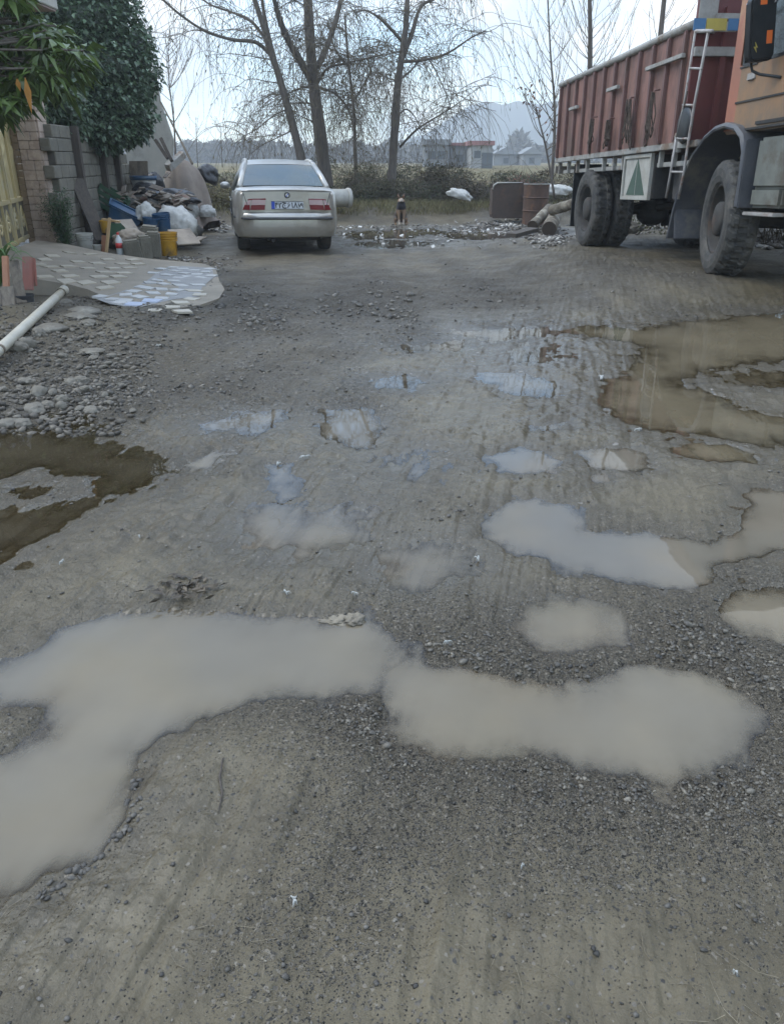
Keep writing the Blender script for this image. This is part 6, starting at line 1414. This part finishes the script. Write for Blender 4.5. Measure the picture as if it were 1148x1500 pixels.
def litter():  # pale scraps; some take the place of bright reflections on the far puddles
    rg = np.random.default_rng(92); b = MB()
    for cx, sx, cy, sy, n in ((570, 70, 350, 6, 22), (690, 50, 342, 5, 16), (620, 60, 358, 4, 14), (540, 40, 318, 3, 16), (700, 60, 318, 5, 18)):
        A = cx+rg.normal(size=n)*sx*.7; B = cy+rg.normal(size=n)*sy*.7
        for p in onmany(A, B):
            w_, d_ = rg.uniform(.02, .10, 2); b.box((p[0], p[1], p[2]+.03), (w_, d_, .008), (rg.normal()*.5, rg.normal()*.5, rg.uniform(0, 3)))
    tag(b.build("litter", mat("litter_and_glints", (.60, .60, .57), (.36, .34, .30), scale=1.2, rough=.7)), "pale litter scattered round the far puddle, partly standing in for bright reflections", "litter", kind='stuff')
litter()
M['birch'] = mat("cracked_pale_bark", (.15, .125, .09), (.09, .075, .055), scale=6, rough=.9, stretch=(1, 1, 1), c3=(.30, .27, .21), bump=.6, bscale=20)
M['cutwood'] = mat("dark_cut_end", (.07, .05, .035), (.05, .035, .025), scale=9, rough=.9)
def logs():
    def log(label, p, q, r, seed):
        P, Q = Vector(p), Vector(q); t = thing("log", label, "log", tuple(P-Vector((0, 0, r)))); b = MB(); n = 8; pts = [P+(Q-P)*i/n for i in range(n+1)]; rnd = random.Random(seed); b.tube(pts, [r*rnd.uniform(.93, 1.07) for _ in pts], 14, cap=False); b.build("bark", M['birch'], t, smooth=True)
        d = (Q-P).normalized(); c = MB(); c.tube([P-d*.004, P+d*.01], [r*.97, r*.97], 14); c.build("cut_end", M['cutwood'], t)
    a = onground(803, 346); log("thick pale barked log lying by the truck's rear wheel, nearest", a+np.array([0, 0, .16]), a+np.array([.55, 2.0, .42]), .17, 1)
    a = onground(782, 340); log("split brown log lying against the nearest log", a+np.array([0, .3, .12]), a+np.array([.6, 1.5, .45]), .12, 2)
    a = onground(815, 322); log("dark log lying across the pile behind the drum", at(808, 308, 19.8), at(842, 298, 19.0), .12, 3)
    a = onground(765, 343); brd("charred_board", "charred board lying in front of the rusty drum", M['darkwood'], at(748, 345, 17.4), at(782, 336, 17.8), .3, .08)
logs()
def debris():
    rg = np.random.default_rng(71); specs = [(735, 60, 332, 12, 520, .05), (590, 90, 316, 4, 200, .03), (900, 40, 335, 7, 380, .07), (1115, 40, 352, 9, 700, .075), (560, 60, 350, 8, 70, .02), (690, 60, 345, 8, 90, .025), (800, 25, 350, 8, 260, .05), (270, 50, 385, 9, 260, .03), (320, 15, 330, 12, 60, .05)]
    P = []; R = []
    for cx, sx, cy, sy, n, r in specs:
        A_ = cx+rg.normal(size=n)*sx*.6; B_ = cy+rg.normal(size=n)*sy*.6; k_ = B_ > 300
        for p in onmany(A_[k_], B_[k_]):
            rr = r*rg.uniform(.4, 1.3)
            P.append((p[0], p[1], p[2]+rr*.3)); R.append(rr)
    m = mat("pale_debris", (.10, .085, .07), (.42, .40, .36), scale=1.5, rough=.85, attr='var', contrast=(.45, .62))
    tag(link("debris", stones("debris", np.array(P), np.array(R), seed=5, flat=.5), m), "pale stones, twigs and litter strewn at the yard end and under the truck", "debris", kind='stuff')
debris()
def scrappile():
    # rubble seen beneath the truck: bigger pale lumps
    for i, (px, py, r, lb) in enumerate([(905, 336, .30, "pale broken slab under the truck behind the toolbox"), (930, 338, .26, "pale stone lump under the truck, right of the broken slab"), (1112, 350, .26, "round pale rock under the truck cab, left of the other"), (1140, 352, .28, "pale pointed rock under the truck cab at the picture edge")]):
        p = onground(px, py+6); b = MB(); b.blob((p[0], p[1]+.6, p[2]+r*.35), (r*1.1, r*.8, r*.55), 3, .4, 1.4, i+9); tag(b.build("rock_lump", M['rock'], None, p), lb, "rock", "rock lumps under the truck")
scrappile()
def dog():
    base = onground(587, 330); t = np.array(base)
    nodes_ = {'pelvis': (0, .16, .13, .105), 'belly': (0, .08, .24, .125), 'chest': (0, -.04, .36, .125), 'neck': (.0, -.07, .46, .092), 'head': (-.01, -.10, .535, .082), 'muz': (-.02, -.185, .515, .045), 'nose': (-.025, -.235, .505, .028),
        'shL': (-.06, -.07, .32, .045), 'elL': (-.06, -.08, .18, .028), 'paL': (-.045, -.09, .04, .022), 'ftL': (-.045, -.13, .02, .022), 'shR': (.06, -.07, .32, .045), 'elR': (.06, -.08, .18, .028), 'paR': (.045, -.09, .04, .022), 'ftR': (.045, -.13, .02, .022),
        'hipL': (-.10, .10, .15, .07), 'knL': (-.13, -.02, .13, .042), 'hkL': (-.12, .06, .035, .025), 'hfL': (-.12, -.05, .02, .022), 'hipR': (.10, .10, .15, .07), 'knR': (.13, -.02, .13, .042), 'hkR': (.12, .06, .035, .025), 'hfR': (.12, -.05, .02, .022),
        't1': (.04, .26, .06, .025), 't2': (.14, .32, .03, .022), 't3': (.22, .26, .025, .014)}
    ed = [('pelvis', 'belly'), ('belly', 'chest'), ('chest', 'neck'), ('neck', 'head'), ('head', 'muz'), ('muz', 'nose'), ('chest', 'shL'), ('shL', 'elL'), ('elL', 'paL'), ('paL', 'ftL'), ('chest', 'shR'), ('shR', 'elR'), ('elR', 'paR'), ('paR', 'ftR'), ('pelvis', 'hipL'), ('hipL', 'knL'), ('knL', 'hkL'), ('hkL', 'hfL'), ('pelvis', 'hipR'), ('hipR', 'knR'), ('knR', 'hkR'), ('hkR', 'hfR'), ('pelvis', 't1'), ('t1', 't2'), ('t2', 't3')]
    ks = list(nodes_); me = bpy.data.meshes.new("dogskel"); me.from_pydata([nodes_[k][:3] for k in ks], [(ks.index(a), ks.index(b_)) for a, b_ in ed], []); o = bpy.data.objects.new("dogskel", me); COL.objects.link(o)
    md = o.modifiers.new("s", 'SKIN'); sv = me.skin_vertices[0].data
    for i, k in enumerate(ks): sv[i].radius = (nodes_[k][3],)*2; sv[i].use_root = (k == 'pelvis')
    o.modifiers.new("u", 'SUBSURF').levels = 2; bpy.context.view_layer.update(); m2 = bpy.data.meshes.new_from_object(o.evaluated_get(bpy.context.evaluated_depsgraph_get())); bpy.data.objects.remove(o)
    # ears added to the same mesh
    bm = bmesh.new(); bm.from_mesh(m2)
    for sx in (-1, 1):
        vs = [bm.verts.new(v) for v in ((sx*.085-.01, -.09, .575), (sx*.025-.01, -.10, .60), (sx*.075-.01, -.08, .685), (sx*.05-.01, -.05, .58))]
        for f in ((0, 1, 2), (1, 3, 2), (3, 0, 2), (0, 3, 1)): bm.faces.new([vs[i] for i in f])
    bm.to_mesh(m2); bm.free()
    m, nt, N, L, P = nodes("dog_coat"); P.inputs["Roughness"].default_value = .85
    at_ = N.new("ShaderNodeAttribute"); at_.attribute_name = "coat"; L.new(at_.outputs["Color"], P.inputs["Base Color"])
    ca = m2.attributes.new("coat", 'FLOAT_COLOR', 'POINT'); cols = []
    for v in m2.vertices:
        x, y, z = v.co; c = (.23, .15, .09)
        if z > .33 and z < .50 and y < .06: c = (.02, .02, .024)
        elif y > -.02 and z > .12: c = (.07, .055, .045)
        elif z > .50: c = (.27, .15, .09) if y > -.15 else (.30, .25, .20)
        if z < .12 and y < -.06: c = (.40, .33, .27)
        if z > .60 and abs(x+.01) > .03: c = (.04, .03, .03)
        cols += [*c, 1]
    ca.data.foreach_set("color", cols)
    m2.transform(Matrix.Translation(Vector(base)) @ Matrix.Rotation(R_(6), 4, 'Z') @ Matrix.Scale(1.18, 4)); ob = link("dog", m2, m, None, base, smooth=True); tag(ob, "black and tan dog sitting on the mud facing the camera", "dog")
    b = MB(); Rm = Matrix.Translation(Vector(base)) @ Matrix.Rotation(R_(6), 4, 'Z') @ Matrix.Scale(1.18, 4)
    b.blob((-.025, -.262, .508), (.016, .012, .013), 2, .05)
    for sx in (-1, 1): b.blob((sx*.035-.012, -.168, .56), (.009, .007, .009), 2, .02)
    b.v = [tuple(Rm @ Vector(v)) for v in b.v]; b.build("dog_eye_and_nose", M['black'], ob, smooth=True)
dog()
# ------------------------------------------------------------------ small litter on the mud
M['feather'] = mat("white_feather", (.48, .48, .45), (.38, .38, .35), scale=20, rough=.8, trans=.2)
def feather(px, py, s, lb, seed):
    p = onground(px, py); rnd = random.Random(seed); b = MB(); a0 = rnd.uniform(0, 6)
    for k in range(9):
        a = a0+rnd.gauss(0, .35)+(3.0 if k % 4 == 0 else 0); L_ = .42*s*rnd.uniform(.3, 1); q = [Vector(p)+Vector((math.cos(a)*L_*f, math.sin(a)*L_*f, .006+.012*math.sin(f*3))) for f in (0, .35, .7, 1)]
        b.tube(q, [s*.045, s*.045, s*.03, s*.01], 4)
    tag(b.build("feather", M['feather'], None, p), lb, "feather", "white feathers on the mud")
FE = [(432, 1325, .035, "white feather tuft in the gravel left of centre, near the picture's bottom"), (763, 1275, .022, "white feather below the long puddle on the right"), (1073, 1430, .018, "white fluff in the bottom right corner of the mud"), (700, 822, .05, "white feather at the edge of the shallow middle puddle"), (407, 683, .07, "white feather beside the tree reflection"), (447, 672, .08, "white feather standing right of the tree reflection"), (92, 827, .05, "white scrap left of the large silty puddle's far shore"), (205, 790, .04, "white speck in the gravel right of the brown puddle"), (1025, 1081, .02, "white feather floating in the right part of the long puddle"), (122, 1171, .018, "white pebble like fluff in the near silty puddle"), (655, 945, .04, "white feather in dark gravel between the puddles"), (420, 872, .05, "white feather above the big silty puddle"), (520, 873, .04, "white feather behind the rag at the puddle"), (880, 555, .14, "white scrap of rag at the brown puddle's edge"), (935, 632, .08, "white feather between the two brown puddles"), (233, 508, .12, "yellow white scrap at the edge of the rubble")]
for i, f in enumerate(FE): feather(*f, i)
p = onground(505, 912); b = MB(); b.crumple((p[0]-.02, p[1], p[2]+.002), (.05, .028, .009), 5, .6, 4, 2.4, fold=.3); b.crumple((p[0]+.03, p[1]-.005, p[2]+.006), (.026, .026, .014), 6, .5, 4, 2.4, fold=.3); tag(b.build("muddy_rag", mat("muddy_rag", (.22, .19, .14), (.15, .13, .10), scale=30, rough=.85, bump=.4), None, p, smooth=True), "muddy beige rag at the far shore of the silty puddle", "rag")
def clump():
    p = onground(275, 862); rg = np.random.default_rng(5); n = 70; C = np.array(p)+rg.normal(size=(n, 3))*[.055, .04, .003]; C[:, 2] = np.abs(C[:, 2]-p[2])+p[2]+.004; tag(link("dead_leaf_clump", leafmesh("dead_leaf_clump", C, rg.normal(size=(n, 3))*[1, 1, .04], .045, .014, droop=.02, seed=1), mat("dead_leaf", (.055, .042, .028), (.085, .065, .04), scale=20, rough=.6, attr='var'), None, p), "flattened clump of dead brown leaves on the mud", "leaf clump")
clump()
def straw():
    rg = np.random.default_rng(6); tw = Twigs(); n = 420
    q = rg.uniform(420, 1560, n); x = rg.uniform(-60, 1210, n)
    PP = onmany(x, q); SH = ground(PP[:, 0], PP[:, 1])[3]
    for P, s_ in zip(PP, SH):
        h = P[2:3]
        if s_ < .1: continue
        an = rg.uniform(0, 6.28); L_ = rg.uniform(.012, .05)*max(1, P[1]*.45); pts = [(P[0]+math.cos(an)*L_*f+.2*L_*math.sin(an)*f*f, P[1]+math.sin(an)*L_*f-.2*L_*math.cos(an)*f*f, h[0]+.003+.004*math.sin(3*f)) for f in (-1, -.3, .4, 1)]
        r = .0006*max(1, P[1]*.55); tw.path(pts, r, r*.5)
    tag(link("straw", tw.mesh("straw"), mat("straw_bits", (.26, .22, .15), (.09, .07, .05), scale=2, rough=.8)), "short straws and twig bits scattered on the mud", "straw", kind='stuff')
    P = []; R = []
    n = 260
    for a, b_ in zip(rg.uniform(-60, 1210, n), rg.uniform(700, 1560, n)):
        p = atz(a, b_, 0); h, g, s, sh, _, _ = ground(p[:1], p[1:2])
        if sh[0] < -.6: continue
        r = rg.uniform(.003, .0075)*max(1, p[1]*.5); P.append((p[0], p[1], h[0]+r*.3)); R.append(r)
    for (a0, b0), (a1, b1), m_ in (((195, 1120), (188, 1200), 40), ((188, 1200), (120, 1275), 46), ((60, 1320), (120, 1270), 20), ((40, 1030), (110, 1000), 18), ((600, 950), (880, 990), 50), ((900, 1160), (1100, 1120), 40), ((690, 730), (560, 800), 20)):
        f_ = rg.random(m_); aa = a0+(a1-a0)*f_+rg.normal(size=m_)*9; bb = b0+(b1-b0)*f_+rg.normal(size=m_)*7
        for p in onmany(aa, bb): r = rg.uniform(.003, .010)*max(1, p[1]*.45); P.append((p[0], p[1], p[2]+r*.15)); R.append(r)
    tag(link("dark_clods", stones("dark_clods", np.array(P), np.array(R), seed=8, sub=1), mat("dark_clod", (.04, .036, .03), (.10, .09, .075), scale=30, rough=.6, attr='var')), "small dark clods of mud and pebbles scattered on the ground", "clods", kind='stuff')
straw()
p = [onground(a, b_) for a, b_ in ((327, 1112), (322, 1140), (326, 1165), (320, 1192))]
b = MB(); b.tube([Vector(q)+Vector((0, 0, .003)) for q in p], [.0022, .003, .0026, .0012], 5); tag(b.build("twig_or_reflection", M['darkwood'], None, p[0]), "dark twig pressed into the mud right of the near silty puddle", "twig")
p = [onground(a, b_) for a, b_ in ((20, 985), (28, 1005), (30, 1030))]
b = MB(); b.tube([Vector(q)+Vector((0, 0, .006)) for q in p], [.004, .006, .003], 5); tag(b.build("twig_or_reflection", M['darkwood'], None, p[0]), "dark streak standing in for a reflection in the silty puddle at the left edge", "twig")  # thin dark rod drawn in place of a reflection at the puddle edge
# ------------------------------------------------------------------ light
SUN_EL, SUN_AZ = R_(50), R_(-80)   # azimuth from +Y towards +X
w = bpy.data.worlds.new("World"); SC.world = w; w.use_nodes = True
nt = w.node_tree; N = nt.nodes; L = nt.links; N.clear()
out = N.new("ShaderNodeOutputWorld"); bg = N.new("ShaderNodeBackground"); L.new(bg.outputs[0], out.inputs[0])
sky = N.new("ShaderNodeTexSky"); sky.sky_type = 'NISHITA'; sky.sun_disc = False; sky.sun_elevation = SUN_EL; sky.sun_rotation = SUN_AZ; sky.dust_density = 1.0; sky.air_density = 1.0
tc = N.new("ShaderNodeTexCoord"); mp = N.new("ShaderNodeMapping"); mp.inputs["Scale"].default_value = (1, 1, 2.6); mp.inputs["Location"].default_value = (.35, .1, .2)
L.new(tc.outputs["Generated"], mp.inputs["Vector"])
nz = N.new("ShaderNodeTexNoise"); nz.inputs["Scale"].default_value = 3.1; nz.inputs["Detail"].default_value = 7; nz.inputs["Roughness"].default_value = .55; nz.inputs["Distortion"].default_value = .25; L.new(mp.outputs[0], nz.inputs["Vector"])
cr = N.new("ShaderNodeValToRGB"); e = cr.color_ramp.elements; e[0].position = .43; e[1].position = .60; e[0].color = (.15, .15, .15, 1); e[1].color = (1, 1, 1, 1); L.new(nz.outputs["Fac"], cr.inputs["Fac"])
n2 = N.new("ShaderNodeTexNoise"); n2.inputs["Scale"].default_value = 5; n2.inputs["Detail"].default_value = 6; L.new(mp.outputs[0], n2.inputs["Vector"])
c2 = N.new("ShaderNodeValToRGB"); e = c2.color_ramp.elements; e[0].position = .42; e[1].position = .60; e[0].color = (7.0, 8.1, 9.0, 1); e[1].color = (10.2, 10.0, 9.6, 1); L.new(n2.outputs["Fac"], c2.inputs["Fac"])
sc_ = N.new("ShaderNodeMix"); sc_.data_type = 'RGBA'; sc_.blend_type = 'MULTIPLY'; sc_.inputs["Factor"].default_value = 1; L.new(sky.outputs[0], sc_.inputs["A"]); sc_.inputs["B"].default_value = (2.3, 2.7, 2.9, 1)
mx = N.new("ShaderNodeMix"); mx.data_type = 'RGBA'; L.new(cr.outputs["Color"], mx.inputs["Factor"]); L.new(sc_.outputs["Result"], mx.inputs["A"]); L.new(c2.outputs["Color"], mx.inputs["B"])
sx_ = N.new("ShaderNodeSeparateXYZ"); L.new(tc.outputs["Generated"], sx_.inputs[0])
mrz = N.new("ShaderNodeMapRange"); mrz.inputs["From Min"].default_value = .12; mrz.inputs["From Max"].default_value = 1; mrz.inputs["To Min"].default_value = 1.06; mrz.inputs["To Max"].default_value = 2.0; L.new(sx_.outputs["Z"], mrz.inputs["Value"])
zm = N.new("ShaderNodeMix"); zm.data_type = 'RGBA'; zm.blend_type = 'MULTIPLY'; zm.inputs["Factor"].default_value = 1; L.new(mx.outputs["Result"], zm.inputs["A"]); L.new(mrz.outputs[0], zm.inputs["B"])
L.new(zm.outputs["Result"], bg.inputs["Color"]); bg.inputs["Strength"].default_value = .11
sl = bpy.data.lights.new("sun", 'SUN'); sl.energy = .9; sl.angle = R_(25); sl.color = (1, .92, .80)
so = bpy.data.objects.new("sun", sl); COL.objects.link(so)
sd = Vector((math.sin(SUN_AZ)*math.cos(SUN_EL), math.cos(SUN_AZ)*math.cos(SUN_EL), math.sin(SUN_EL)))
so.rotation_euler = (-sd).to_track_quat('-Z', 'Y').to_euler(); so.location = sd*60
# ------------------------------------------------------------------ haze
if HAZE:
    hb = MB(); hb.box((0, 350, 38), (1800, 860, 84))
    m, nt, N, L, P = nodes("haze_air"); N.remove(P)
    pv = N.new("ShaderNodeVolumePrincipled"); pv.inputs["Color"].default_value = (.90, .945, 1.0, 1); pv.inputs["Density"].default_value = HAZE; pv.inputs["Anisotropy"].default_value = .25
    L.new(pv.outputs[0], N["Material Output"].inputs["Volume"])
    tag(hb.build("haze", m), "pale blue haze over the far fields and hills", "haze", kind='stuff')
vs = SC.view_settings; vs.view_transform = 'Standard'; vs.look = 'None'; vs.exposure = EXPO; vs.gamma = 1
SC.render.engine = 'CYCLES'; SC.cycles.max_bounces = 8; SC.cycles.transparent_max_bounces = 12; SC.cycles.use_denoising = DENO
SC.cycles.volume_bounces = 1; SC.cycles.sample_clamp_indirect = 6; SC.cycles.caustics_reflective = False; SC.cycles.caustics_refractive = False
